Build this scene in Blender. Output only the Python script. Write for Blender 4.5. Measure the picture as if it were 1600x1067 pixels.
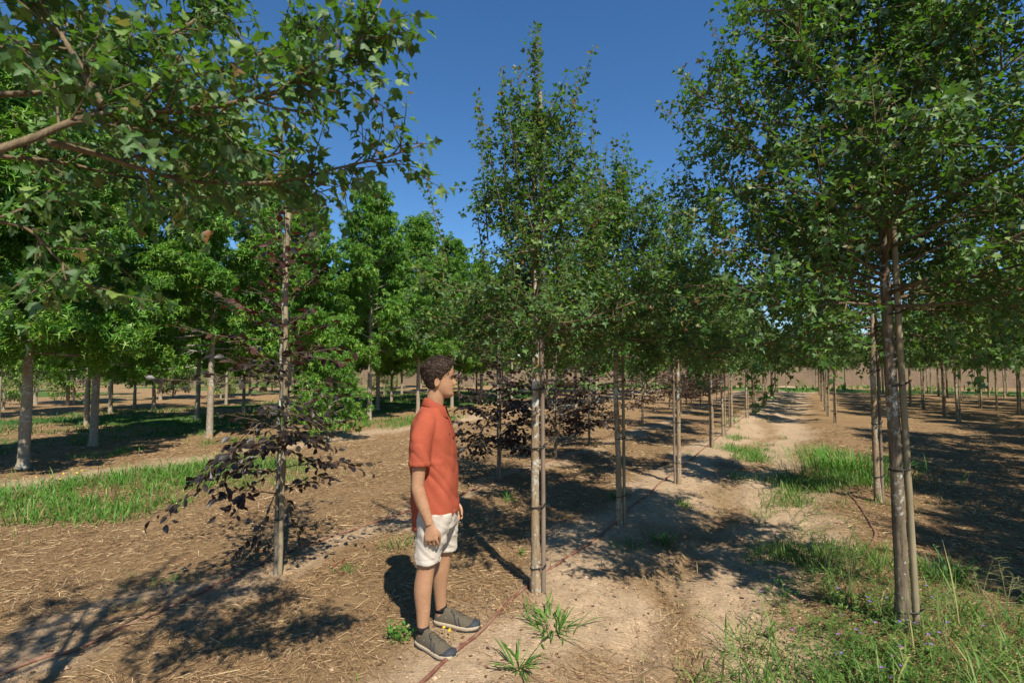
import bpy, math, random
import numpy as np
from mathutils import Vector, Matrix, Quaternion

# ---------------------------------------------------------------- scene, camera, light
sc = bpy.context.scene
for o in list(bpy.data.objects):
    bpy.data.objects.remove(o)
COL = sc.collection
R = math.radians

cam_d = bpy.data.cameras.new('camera'); cam = bpy.data.objects.new('camera', cam_d); COL.objects.link(cam)
cam_d.sensor_width = 36.0; cam_d.lens = 18.0; cam_d.clip_start = 0.05; cam_d.clip_end = 3000
CAM_Z = 1.68; PITCH = R(3.0)
cam.location = (0, 0, CAM_Z); cam.rotation_euler = (math.pi/2 + PITCH, 0, 0)
cam_d.dof.use_dof = True; cam_d.dof.focus_distance = 4.2; cam_d.dof.aperture_fstop = 4.0
sc.camera = cam

SUN_AZ = math.atan2(0.37, -0.93)      # from +Y clockwise: behind the camera, a little to the right
SUN_EL = R(50)
world = bpy.data.worlds.new('World'); sc.world = world; world.use_nodes = True
wn = world.node_tree; bg = wn.nodes['Background']
sky = wn.nodes.new('ShaderNodeTexSky'); sky.sky_type = 'NISHITA'; sky.sun_disc = False
sky.sun_elevation = SUN_EL; sky.sun_rotation = SUN_AZ
sky.air_density = 1.0; sky.dust_density = 0.0; sky.ozone_density = 6.0
hs = wn.nodes.new('ShaderNodeHueSaturation'); hs.inputs['Saturation'].default_value = 1.15
wn.links.new(sky.outputs[0], hs.inputs['Color']); wn.links.new(hs.outputs[0], bg.inputs[0]); bg.inputs[1].default_value = 0.096
sun_d = bpy.data.lights.new('sun', 'SUN'); sun = bpy.data.objects.new('sun', sun_d); COL.objects.link(sun)
sun_d.energy = 5.0; sun_d.angle = R(0.53); sun_d.color = (1.0, 0.935, 0.83)
sdir = Vector((math.sin(SUN_AZ)*math.cos(SUN_EL), math.cos(SUN_AZ)*math.cos(SUN_EL), math.sin(SUN_EL)))
sun.rotation_euler = (-sdir).to_track_quat('-Z', 'Y').to_euler()
sun.location = (20, -40, 60)
sc.view_settings.view_transform = 'Standard'; sc.view_settings.look = 'None'
sc.view_settings.exposure = 0.56; sc.view_settings.gamma = 1.0
sc.render.engine = 'CYCLES'
sc.cycles.max_bounces = 5; sc.cycles.transparent_max_bounces = 4
sc.cycles.diffuse_bounces = 2; sc.cycles.transmission_bounces = 4; sc.cycles.glossy_bounces = 2

# ---------------------------------------------------------------- helpers
def P(u, v):                                   # nursery row frame (u along the rows, v across)
    return (0.5*u + 0.866*v, 0.866*u - 0.5*v)
def UV(x, y):
    return 0.5*x + 0.866*y, 0.866*x - 0.5*y

def vnoise(x, y, seed=0):
    x = np.asarray(x, float); y = np.asarray(y, float)
    ix = np.floor(x).astype(np.int64); iy = np.floor(y).astype(np.int64)
    fx = x-ix; fy = y-iy
    fx = fx*fx*(3-2*fx); fy = fy*fy*(3-2*fy)
    def h(a, b):
        n = (a*374761393 + b*668265263 + seed*974634777) & 0xffffffff
        n = ((n ^ (n >> 13))*1274126177) & 0xffffffff
        n = ((n ^ (n >> 16))*2246822519) & 0xffffffff
        return ((n ^ (n >> 15)) & 0xffffff)/float(0xffffff)
    return (h(ix, iy)*(1-fx)+h(ix+1, iy)*fx)*(1-fy) + (h(ix, iy+1)*(1-fx)+h(ix+1, iy+1)*fx)*fy
def fbm(x, y, seed=0, oct=3):
    s = 0; a = 0.5; t = 0
    for i in range(oct):
        s = s + a*vnoise(x*2**i, y*2**i, seed+i*17); t += a; a *= 0.5
    return s/t

MAN = (-0.478, 3.31)
def bare_mask(x, y):
    u, v = UV(np.asarray(x, float), np.asarray(y, float))
    n = fbm(x*1.1, y*1.1, 5)-0.5 + .5*(fbm(x*.3, y*.3, 6)-.5)
    w = v + n*1.1
    b = np.maximum(np.exp(-((w+1.7)/0.55)**2), 0.95*np.exp(-((w+0.5)/0.5)**2))
    b = np.maximum(b, 0.6*np.exp(-((w+3.9)/0.3)**2))
    b = np.maximum(b, 0.75*np.exp(-((w+9.9)/0.7)**2))
    return np.clip(b*1.25 - 0.35*fbm(x*2.7, y*2.7, 9)+0.08, 0, 1)
def height(x, y):
    x = np.asarray(x, float); y = np.asarray(y, float)
    u, v = UV(x, y)
    far = np.hypot(x, y)
    z = 0.07*(fbm(x*0.33, y*0.33, 1)-0.5) + 0.05*(fbm(x*1.3, y*1.3, 2)-0.5)
    z = z + 0.05*np.exp(-((v+1.78)/0.5)**2) - 0.045*np.exp(-((v+0.6)/0.45)**2) + 0.03*np.exp(-((v+3.9)/0.5)**2) + 0.05*np.exp(-((v-0.57)/0.5)**2)
    z = z + np.clip((u-9)/6, 0, 1)*0.10*(vnoise(u*0.55, v*0.18, 31)-0.5)
    wv = v+.10*(vnoise(u*.8, u*0, 33)-.5)
    z = z - (0.035*np.exp(-((wv+.98)/.10)**2)+0.030*np.exp(-((wv+.12)/.10)**2))*(.6+.8*vnoise(u*7, v*3, 35))*np.clip(u/2, 0, 1) + .018*np.exp(-((wv+.80)/.07)**2)
    k = 1 - 0.9*np.exp(-((x-MAN[0])**2+(y-MAN[1])**2)/0.45**2)
    return z*k
def height1(x, y):
    return float(height(np.array([x]), np.array([y]))[0])
def micro(x, y):
    b = bare_mask(x, y)
    m = 0.030*(fbm(x*6, y*6, 21)-0.5) + 0.022*(fbm(x*14, y*14, 22, 2)-0.5)
    k = 1 - 0.8*np.exp(-((x-MAN[0])**2+(y-MAN[1])**2)/0.35**2)
    return m*k*(1+.5*b)

def pix(px, py, z=0.0):                        # where a line of sight of the photograph meets height z
    dx = (px-800)/800.0; dz = (533.5-py)/800.0
    c, s = math.cos(PITCH), math.sin(PITCH)
    d = Vector((dx, c - dz*s, s + dz*c))
    t = (z-CAM_Z)/d.z
    return d.x*t, d.y*t
def proj(p):                                   # world points -> photo pixels and depth
    p = np.atleast_2d(p)
    x, y, z = p[:, 0], p[:, 1], p[:, 2]-CAM_Z
    c, s = math.cos(PITCH), math.sin(PITCH)
    dep = y*c + z*s; up = -y*s + z*c
    dep = np.where(dep < 0.01, 0.01, dep)
    return 800+800*x/dep, 533.5-800*up/dep, dep

def mesh_arr(name, V, F, mats, midx=None, smooth=True, tri=True):
    V = np.asarray(V, np.float32); F = np.asarray(F, np.int32); k = F.shape[1]
    me = bpy.data.meshes.new(name)
    me.vertices.add(len(V)); me.vertices.foreach_set('co', V.ravel())
    me.loops.add(F.size); me.loops.foreach_set('vertex_index', F.ravel())
    me.polygons.add(len(F)); me.polygons.foreach_set('loop_start', np.arange(0, F.size, k, dtype=np.int32))
    if midx is not None:
        me.polygons.foreach_set('material_index', np.asarray(midx, np.int32))
    me.polygons.foreach_set('use_smooth', np.full(len(F), smooth, bool))
    for m in (mats if isinstance(mats, (list, tuple)) else [mats]):
        me.materials.append(m)
    me.update(calc_edges=True)
    return me
def obj(name, me, parent=None, loc=(0, 0, 0), rz=0.0):
    o = bpy.data.objects.new(name, me); COL.objects.link(o)
    o.location = loc; o.rotation_euler = (0, 0, rz)
    if parent is not None: o.parent = parent
    return o
def tag(o, label=None, cat=None, group=None, kind=None):
    if label: o['label'] = label
    if cat: o['category'] = cat
    if group: o['group'] = group
    if kind: o['kind'] = kind
    return o
def empty(name, loc, rz=0.0):
    o = bpy.data.objects.new(name, None); COL.objects.link(o); o.location = loc; o.rotation_euler = (0, 0, rz)
    o.empty_display_size = 0.2
    return o
class Geo:
    def __init__(s): s.V = []; s.F = []; s.M = []; s.n = 0
    def add(s, V, F, m=0):
        V = np.asarray(V, float); F = np.asarray(F, np.int64)
        s.V.append(V); s.F.append(F+s.n); s.M.append(np.full(len(F), m)); s.n += len(V)
    def mesh(s, name, mats, smooth=True):
        return mesh_arr(name, np.concatenate(s.V), np.concatenate(s.F), mats, np.concatenate(s.M), smooth)
def norm(a):
    a = np.asarray(a, float)
    return a/np.maximum(np.linalg.norm(a, axis=-1, keepdims=True), 1e-9)
def tube(pts, rad, n=6, cap=True, lump=0.0, rng=None):
    pts = np.asarray(pts, float); m = len(pts); rad = np.broadcast_to(np.asarray(rad, float), (m,))
    t = np.gradient(pts, axis=0); t = norm(t)
    ref = np.array([0, 0, 1.0]) if abs(t[:, 2]).mean() < 0.8 else np.array([1.0, 0, 0])
    a = norm(np.cross(t, ref)); b = np.cross(t, a)
    th = np.arange(n)*2*math.pi/n
    rr = rad[:, None]*np.ones(n)
    if lump and rng is not None:
        rr = rr*(1+lump*rng.normal(size=(m, n)))
    V = pts[:, None]+rr[..., None]*(np.cos(th)[None, :, None]*a[:, None]+np.sin(th)[None, :, None]*b[:, None])
    V = V.reshape(-1, 3)
    i = np.arange(m-1)[:, None]*n; j = np.arange(n)[None]; k = (j+1) % n
    A = (i+j).ravel(); B = (i+k).ravel(); C = (i+n+k).ravel(); D = (i+n+j).ravel()
    F = np.concatenate([np.stack([A, B, C], 1), np.stack([A, C, D], 1)])
    if cap:
        V = np.concatenate([V, pts[:1], pts[-1:]]); c0 = m*n; c1 = c0+1
        j = np.arange(n); k = (j+1) % n
        F = np.concatenate([F, np.stack([np.full(n, c0), k, j], 1), np.stack([np.full(n, c1), (m-1)*n+j, (m-1)*n+k], 1)])
    return V, F
def loft(rings):
    rings = np.asarray(rings, float); m, n = rings.shape[:2]
    V = np.concatenate([rings.reshape(-1, 3), rings[0].mean(0)[None], rings[-1].mean(0)[None]])
    i = np.arange(m-1)[:, None]*n; j = np.arange(n)[None]; k = (j+1) % n
    A = (i+j).ravel(); B = (i+k).ravel(); C = (i+n+k).ravel(); D = (i+n+j).ravel()
    F = np.concatenate([np.stack([A, B, C], 1), np.stack([A, C, D], 1)])
    j = np.arange(n); k = (j+1) % n
    F = np.concatenate([F, np.stack([np.full(n, m*n), k, j], 1), np.stack([np.full(n, m*n+1), (m-1)*n+j, (m-1)*n+k], 1)])
    return V, F
def smooth_path(pts, n):                        # Catmull-Rom resample
    pts = np.asarray(pts, float)
    p = np.concatenate([2*pts[:1]-pts[1:2], pts, 2*pts[-1:]-pts[-2:-1]])
    m = len(pts)-1
    s = np.linspace(0, m-1e-6, n); i = s.astype(int); f = (s-i)[:, None]
    a, b, c, d = p[i], p[i+1], p[i+2], p[i+3]
    return 0.5*((2*b)+(-a+c)*f+(2*a-5*b+4*c-d)*f**2+(-a+3*b-3*c+d)*f**3)

# ---------------------------------------------------------------- materials
class NT:
    def __init__(s, name):
        s.m = bpy.data.materials.new(name); s.m.use_nodes = True
        s.t = s.m.node_tree; s.t.nodes.clear()
        s.out = s.n('ShaderNodeOutputMaterial')
    def n(s, ty, **kw):
        nd = s.t.nodes.new(ty)
        for k, v in kw.items(): setattr(nd, k, v)
        return nd
    def l(s, a, b): s.t.links.new(a, b)
    def noise(s, scale, detail=3, rough=0.6, vec=None, dist=0.0):
        nd = s.n('ShaderNodeTexNoise'); nd.inputs['Scale'].default_value = scale; nd.inputs['Detail'].default_value = detail
        nd.inputs['Roughness'].default_value = rough; nd.inputs['Distortion'].default_value = dist
        if vec is not None: s.l(vec, nd.inputs['Vector'])
        return nd.outputs['Fac']
    def ramp(s, fac, stops, interp='LINEAR'):
        r = s.n('ShaderNodeValToRGB'); r.color_ramp.interpolation = interp
        e = r.color_ramp.elements
        while len(e) < len(stops): e.new(0.5)
        for k, (p, c) in enumerate(stops):
            e[k].position = p; e[k].color = (*c, 1) if len(c) == 3 else c
        s.l(fac, r.inputs[0]); return r.outputs[0]
    def mix(s, fac, a, b, mode='MIX'):
        m = s.n('ShaderNodeMix'); m.data_type = 'RGBA'; m.blend_type = mode
        for sock, v in ((m.inputs[0], fac), (m.inputs[6], a), (m.inputs[7], b)):
            if hasattr(v, 'links'): s.l(v, sock)
            elif isinstance(v, (int, float)): sock.default_value = v
            else: sock.default_value = (*v, 1)
        return m.outputs[2]
    def math(s, op, a, b=0.0):
        m = s.n('ShaderNodeMath', operation=op)
        for sock, v in ((m.inputs[0], a), (m.inputs[1], b)):
            if hasattr(v, 'links'): s.l(v, sock)
            else: sock.default_value = v
        return m.outputs[0]
    def coords(s, scale=(1, 1, 1), kind='Object'):
        tc = s.n('ShaderNodeTexCoord'); mp = s.n('ShaderNodeMapping'); mp.inputs['Scale'].default_value = scale
        s.l(tc.outputs[kind], mp.inputs[0]); return mp.outputs[0]
    def bsdf(s, color, rough=0.8, spec=0.3, bump=None, bstr=0.3, bdist=0.01):
        b = s.n('ShaderNodeBsdfPrincipled')
        if hasattr(color, 'links'): s.l(color, b.inputs['Base Color'])
        else: b.inputs['Base Color'].default_value = (*color, 1)
        if hasattr(rough, 'links'): s.l(rough, b.inputs['Roughness'])
        else: b.inputs['Roughness'].default_value = rough
        b.inputs['Specular IOR Level'].default_value = spec
        if bump is not None:
            bn = s.n('ShaderNodeBump'); bn.inputs['Strength'].default_value = bstr; bn.inputs['Distance'].default_value = bdist
            s.l(bump, bn.inputs['Height']); s.l(bn.outputs[0], b.inputs['Normal'])
        return b
    def done(s, sh):
        s.l(sh.outputs[0] if hasattr(sh, 'outputs') else sh, s.out.inputs[0]); return s.m

def island_rand(t):
    g = t.n('ShaderNodeNewGeometry'); oi = t.n('ShaderNodeObjectInfo')
    return t.math('FRACT', t.math('ADD', g.outputs['Random Per Island'], oi.outputs['Random'])), g
def leaf_mat(name, stops, back, trans, tfac=0.35, rough=0.42, spec=0.4):
    t = NT(name); r, g = island_rand(t)
    c = t.ramp(r, stops)
    ob = t.n('ShaderNodeObjectInfo')
    c = t.mix(g.outputs['Backfacing'], c, t.mix(0.45, c, back))
    b = t.bsdf(c, rough, spec)
    tr = t.n('ShaderNodeBsdfTranslucent'); tr.inputs[0].default_value = (*trans, 1)
    m = t.n('ShaderNodeMixShader'); m.inputs[0].default_value = tfac
    t.l(b.outputs[0], m.inputs[1]); t.l(tr.outputs[0], m.inputs[2])
    return t.done(m)
M = {}
M['maple'] = leaf_mat('maple_leaf', [(0, (.024, .064, .013)), (.35, (.046, .114, .020)), (.75, (.084, .170, .030)), (1, (.175, .255, .050))], (.125, .170, .095), (.17, .40, .02), .25, .56, .42)
M['maple_young'] = leaf_mat('maple_young_leaf', [(0, (.12, .18, .03)), (.5, (.14, .13, .03)), (.8, (.16, .10, .03)), (1, (.18, .06, .025))], (.14, .14, .06), (.25, .25, .04), .4)
M['gum'] = leaf_mat('gum_leaf', [(0, (.065, .195, .024)), (.5, (.115, .295, .034)), (.85, (.17, .375, .042)), (1, (.28, .46, .06))], (.16, .30, .08), (.34, .66, .05), .38, .46, .4)
M['gum_young'] = leaf_mat('gum_young_leaf', [(0, (.18, .36, .04)), (1, (.30, .45, .06))], (.14, .25, .05), (.25, .42, .04), .4)
M['beech'] = leaf_mat('beech_leaf', [(0, (.016, .013, .012)), (.5, (.026, .019, .014)), (.85, (.042, .030, .018)), (1, (.065, .035, .020))], (.05, .04, .03), (.09, .035, .015), .24, .45, .5)
M['beech_young'] = leaf_mat('beech_young_leaf', [(0, (.035, .016, .013)), (.6, (.060, .022, .016)), (1, (.085, .045, .02))], (.06, .03, .025), (.14, .03, .015), .28, .55, .3)
M['beech_bronze'] = leaf_mat('beech_bronze_leaf', [(0, (.030, .020, .018)), (.6, (.055, .035, .024)), (1, (.09, .05, .03))], (.07, .05, .04), (.14, .06, .03), .3)
M['shrub'] = leaf_mat('shrub_leaf', [(0, (.05, .11, .02)), (.6, (.09, .17, .025)), (1, (.17, .22, .03))], (.10, .17, .05), (.2, .3, .03), .35)
M['seed'] = leaf_mat('maple_seed', [(0, (.20, .07, .03)), (1, (.34, .16, .06))], (.2, .1, .05), (.4, .15, .05), .3)

def bark(name, dark, light, lichen=0.25, orange=0.06, scale=1.0, stretch=0.22, pale=(.42, .43, .38)):
    t = NT(name); v = t.coords((1, 1, stretch))
    n1 = t.noise(34*scale, 5, 0.65, v); v2 = t.coords()
    c = t.ramp(n1, [(.3, dark), (.7, light)])
    if lichen:
        l = t.noise(26, 5, 0.75, v2)
        zone = t.noise(2.6, 2, 0.5, v2)
        f = t.ramp(t.math('MULTIPLY', l, t.math('ADD', zone, .35)), [(.50-lichen*.3, (0, 0, 0)), (.54-lichen*.3, (1, 1, 1))])
        c = t.mix(f, c, pale)
    if orange:
        l = t.noise(9, 4, 0.7, t.coords((1, 1, .8)))
        f = t.ramp(l, [(.66-orange*.5, (0, 0, 0)), (.69-orange*.5, (1, 1, 1))])
        c = t.mix(f, c, (.46, .20, .03))
    b = t.bsdf(c, .88, .2, n1, .8, .012)
    return t.done(b)
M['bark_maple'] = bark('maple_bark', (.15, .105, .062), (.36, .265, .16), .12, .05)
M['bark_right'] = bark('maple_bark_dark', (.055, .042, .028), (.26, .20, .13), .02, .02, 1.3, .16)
M['branch'] = bark('branch_bark', (.095, .070, .042), (.215, .160, .092), 0, 0, 1.5)
M['bark_gum'] = bark('gum_bark', (.19, .155, .108), (.37, .31, .22), .04, .10, .8, .6)
M['bark_far'] = bark('dark_bark', (.12, .10, .07), (.24, .20, .145), 0.1, .02, .8, .4)
def stake_mat(name, a, b):
    t = NT(name); n = t.noise(28, 4, .6, t.coords((1, 1, .06))); n2 = t.noise(3, 3, .6, t.coords())
    c = t.mix(t.ramp(n2, [(.35, (0, 0, 0)), (.7, (1, 1, 1))]), t.ramp(n, [(.3, a), (.7, b)]), tuple(x*.75 for x in a))
    return t.done(t.bsdf(c, .65, .3, n, .25, .003))
M['stake_grey'] = stake_mat('stake_grey', (.17, .125, .09), (.29, .225, .165))
M['stake_tan'] = stake_mat('stake_tan', (.22, .175, .10), (.38, .31, .19))
t = NT('tie_black'); M['tie'] = t.done(t.bsdf((.012, .012, .012), .5, .4))

def flat_mat(name, col, rough=.6, spec=.3, var=.12, scale=40, bump=.1, bd=.002):
    t = NT(name); n = t.noise(scale, 3, .6, t.coords())
    c = t.ramp(n, [(.25, tuple(max(0, x*(1-var)) for x in col)), (.75, tuple(min(1, x*(1+var)) for x in col))])
    return t.done(t.bsdf(c, rough, spec, n, bump, bd))
def strand_mat(name, stops, rough=.7, tr=None, tf=.25):
    t = NT(name); r, g = island_rand(t); c = t.ramp(r, stops); b = t.bsdf(c, rough, .25)
    if tr is None: return t.done(b)
    x = t.n('ShaderNodeBsdfTranslucent'); x.inputs[0].default_value = (*tr, 1)
    m = t.n('ShaderNodeMixShader'); m.inputs[0].default_value = tf
    t.l(b.outputs[0], m.inputs[1]); t.l(x.outputs[0], m.inputs[2]); return t.done(m)
M['straw'] = strand_mat('straw', [(0, (.09, .050, .024)), (.4, (.22, .130, .060)), (.8, (.38, .248, .120)), (1, (.62, .46, .26))], .75)
M['clod'] = strand_mat('clod', [(0, (.24, .16, .095)), (.6, (.38, .26, .155)), (1, (.50, .36, .23))], .95)
M['litter'] = strand_mat('leaf_litter', [(0, (.06, .035, .022)), (.7, (.17, .09, .05)), (1, (.28, .12, .055))], .8)
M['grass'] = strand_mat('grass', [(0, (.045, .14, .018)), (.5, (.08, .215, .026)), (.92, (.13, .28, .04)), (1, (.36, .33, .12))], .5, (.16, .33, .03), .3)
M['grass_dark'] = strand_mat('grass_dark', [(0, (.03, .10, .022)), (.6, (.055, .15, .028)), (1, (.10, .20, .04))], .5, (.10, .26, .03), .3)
M['weed'] = strand_mat('weed', [(0, (.055, .13, .025)), (.55, (.11, .215, .04)), (.88, (.18, .27, .06)), (1, (.42, .34, .14))], .55, (.2, .36, .04), .3)
M['red_leaf'] = strand_mat('red_leaf', [(0, (.10, .02, .02)), (1, (.28, .03, .03))], .5, (.3, .05, .04), .3)
t = NT('yellow_petal'); M['yellow'] = t.done(t.bsdf((.85, .52, .02), .6, .2))
t = NT('purple_petal'); M['purple'] = t.done(t.bsdf((.26, .12, .48), .6, .2))
t = NT('hose'); n = t.noise(14, 4, .7, t.coords()); n2 = t.noise(90, 3, .6, t.coords())
M['hose'] = t.done(t.bsdf(t.mix(t.ramp(n, [(.42, (0, 0, 0)), (.7, (.75, .75, .75))]), t.mix(n2, (.13, .048, .033), (.19, .075, .05)), (.33, .225, .145)), .7, .3, n2, .15, .002))
M['hose_plain'] = flat_mat('hose', (.165, .062, .042), .45, .4, .28, 9, .12, .002)

# ---------------------------------------------------------------- ground
GRID = []
def build_ground():
    n = 380
    s = np.linspace(-1, 1, n)
    def warp(s, near, far):
        return near*s + (far-near)*np.sign(s)*np.abs(s)**7
    X = warp(s, 8.5, 900.0); Y = 5.2 + warp(s, 7.5, 900.0)
    gx, gy = np.meshgrid(X, Y)
    x = gx.ravel(); y = gy.ravel()
    d = np.hypot(x, y-4)
    k = np.clip(1-(d-9)/6, 0, 1)
    z = height(x, y)*np.clip(1-(d-60)/30, 0, 1) + micro(x, y)*k
    V = np.stack([x, y, z], 1); GRID.extend([X, Y, z.reshape(n, n)])
    i = np.arange(n-1); a = (i[:, None]*n+i[None]).ravel()
    F = np.stack([a, a+1, a+n+1, a+n], 1)
    t = NT('soil')
    co = t.coords()
    at = t.n('ShaderNodeAttribute'); at.attribute_name = 'bare'
    ag = t.n('ShaderNodeAttribute'); ag.attribute_name = 'green'
    n1 = t.noise(1.4, 5, .65, co); n2 = t.noise(55, 5, .7, co); n3 = t.noise(260, 3, .7, co); n4 = t.noise(11, 4, .65, co)
    sand = t.mix(n2, (.44, .305, .180), (.72, .535, .345))
    sand = t.mix(t.ramp(n4, [(.35, (0, 0, 0)), (.7, (.55, .55, .55))]), sand, (.36, .240, .138))
    fib = None
    for ang in (.3, 1.35, 2.4):
        tc = t.n('ShaderNodeTexCoord'); mp = t.n('ShaderNodeMapping'); mp.inputs['Rotation'].default_value = (0, 0, ang); mp.inputs['Scale'].default_value = (14, 210, 14)
        t.l(tc.outputs['Object'], mp.inputs[0]); nf = t.noise(1.0, 2, .5, mp.outputs[0], 1.2)
        fr_ = t.ramp(nf, [(.54, (0, 0, 0)), (.66, (1, 1, 1))])
        fib = fr_ if fib is None else t.mix(1.0, fib, fr_, 'LIGHTEN')
    straw = t.mix(n2, (.135, .076, .035), (.36, .230, .112))
    straw = t.mix(t.math('MULTIPLY', fib, .75), straw, (.54, .375, .195))
    straw = t.mix(t.ramp(n1, [(.35, (0, 0, 0)), (.65, (.6, .6, .6))]), straw, (.26, .155, .074))
    c = t.mix(t.ramp(t.math('ADD', at.outputs['Fac'], t.math('MULTIPLY', t.math('SUBTRACT', n4, .5), .55)), [(.15, (0, 0, 0)), (.85, (1, 1, 1))]), straw, sand)
    gr = t.mix(n2, (.045, .10, .022), (.11, .18, .04))
    c = t.mix(t.ramp(t.math('ADD', ag.outputs['Fac'], t.math('MULTIPLY', t.math('SUBTRACT', n4, .5), .8)), [(.42, (0, 0, 0)), (.66, (1, 1, 1))]), c, gr)
    hgt = t.math('ADD', t.math('ADD', t.math('MULTIPLY', n2, .6), t.math('MULTIPLY', n3, .25)), t.math('MULTIPLY', fib, .3))
    mat = t.done(t.bsdf(c, .95, .1, hgt, .8, .022))
    me = mesh_arr('ground', V, F, mat)
    u, v = UV(x, y)
    bare = bare_mask(x, y)
    gn = fbm(x*.35, y*.35, 77)
    green = np.clip((1-np.abs(v+18)/6.5)*2, 0, 1)*np.clip((gn-.25)*3, 0, 1)*1.0
    green = np.maximum(green, np.clip((-v-22)/6, 0, 1)*np.clip((gn-.35)*3, 0, 1)*.9)
    green = np.maximum(green, np.exp(-((u-46)/4.5)**2)*1.1)
    green = np.maximum(green, np.clip((d-70)/20, 0, 1))
    for nm, arr in (('bare', bare), ('green', green)):
        A = me.attributes.new(nm, 'FLOAT', 'POINT'); A.data.foreach_set('value', arr.astype(np.float32))
    o = obj('ground', me); tag(o, 'sandy brown soil with dry straw mulch between the tree rows', 'ground', kind='structure')
build_ground()

def build_bank():                                # earth bank closing the field far behind
    path = smooth_path([(-95, 20), (-70, 46), (-38, 60), (-8, 58), (14, 56), (34, 52), (60, 40), (85, 18)], 260)
    hgt = smooth_path([(0, .7), (0, .8), (0, .9), (0, 2.6), (0, 3.3), (0, 3.2), (0, 2.7), (0, 2.5)], 260)[:, 1]
    prof = np.linspace(0, 1, 26)
    t = norm(np.gradient(path, axis=0)); nrm = np.stack([-t[:, 1], t[:, 0]], 1)
    S = np.arange(260)[:, None]*0.9*np.ones(26); Q = prof[None]*np.ones((260, 1))
    hh = hgt[:, None]*np.where(Q < .5, np.clip(Q/.42, 0, 1)**.8, np.clip((1-Q)/.42, 0, 1)**.8)
    hh = hh*(0.75+.5*fbm(S*.22, Q*4, 41, 3)) + .9*(fbm(S*1.3, Q*14, 43, 3)-.5)*np.clip(hgt[:, None]/2, .2, 1)
    off = (Q-.5)*11 + 1.2*(fbm(S*.4, Q*6, 47)-.5)
    x = path[:, 0][:, None]+nrm[:, 0][:, None]*off; y = path[:, 1][:, None]+nrm[:, 1][:, None]*off
    z = hh-.25
    V = np.stack([x, y, z], -1).reshape(-1, 3)
    i = np.arange(259)[:, None]*26; j = np.arange(25)[None]; a = (i+j).ravel()
    F = np.stack([a, a+26, a+27, a+1], 1)
    t = NT('bank_earth'); n = t.noise(.9, 6, .7, t.coords()); n2 = t.noise(5, 5, .7, t.coords())
    c = t.mix(n2, (.085, .055, .035), (.24, .165, .105)); c = t.mix(t.ramp(n, [(.5, (0, 0, 0)), (.7, (.7, .7, .7))]), c, (.12, .13, .04))
    o = obj('hill', mesh_arr('hill', V, F, t.done(t.bsdf(c, .95, .1, n2, .8, .15))))
    tag(o, 'rough brown earth bank closing off the field far behind the trees', 'bank', kind='structure')
build_bank()

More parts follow.
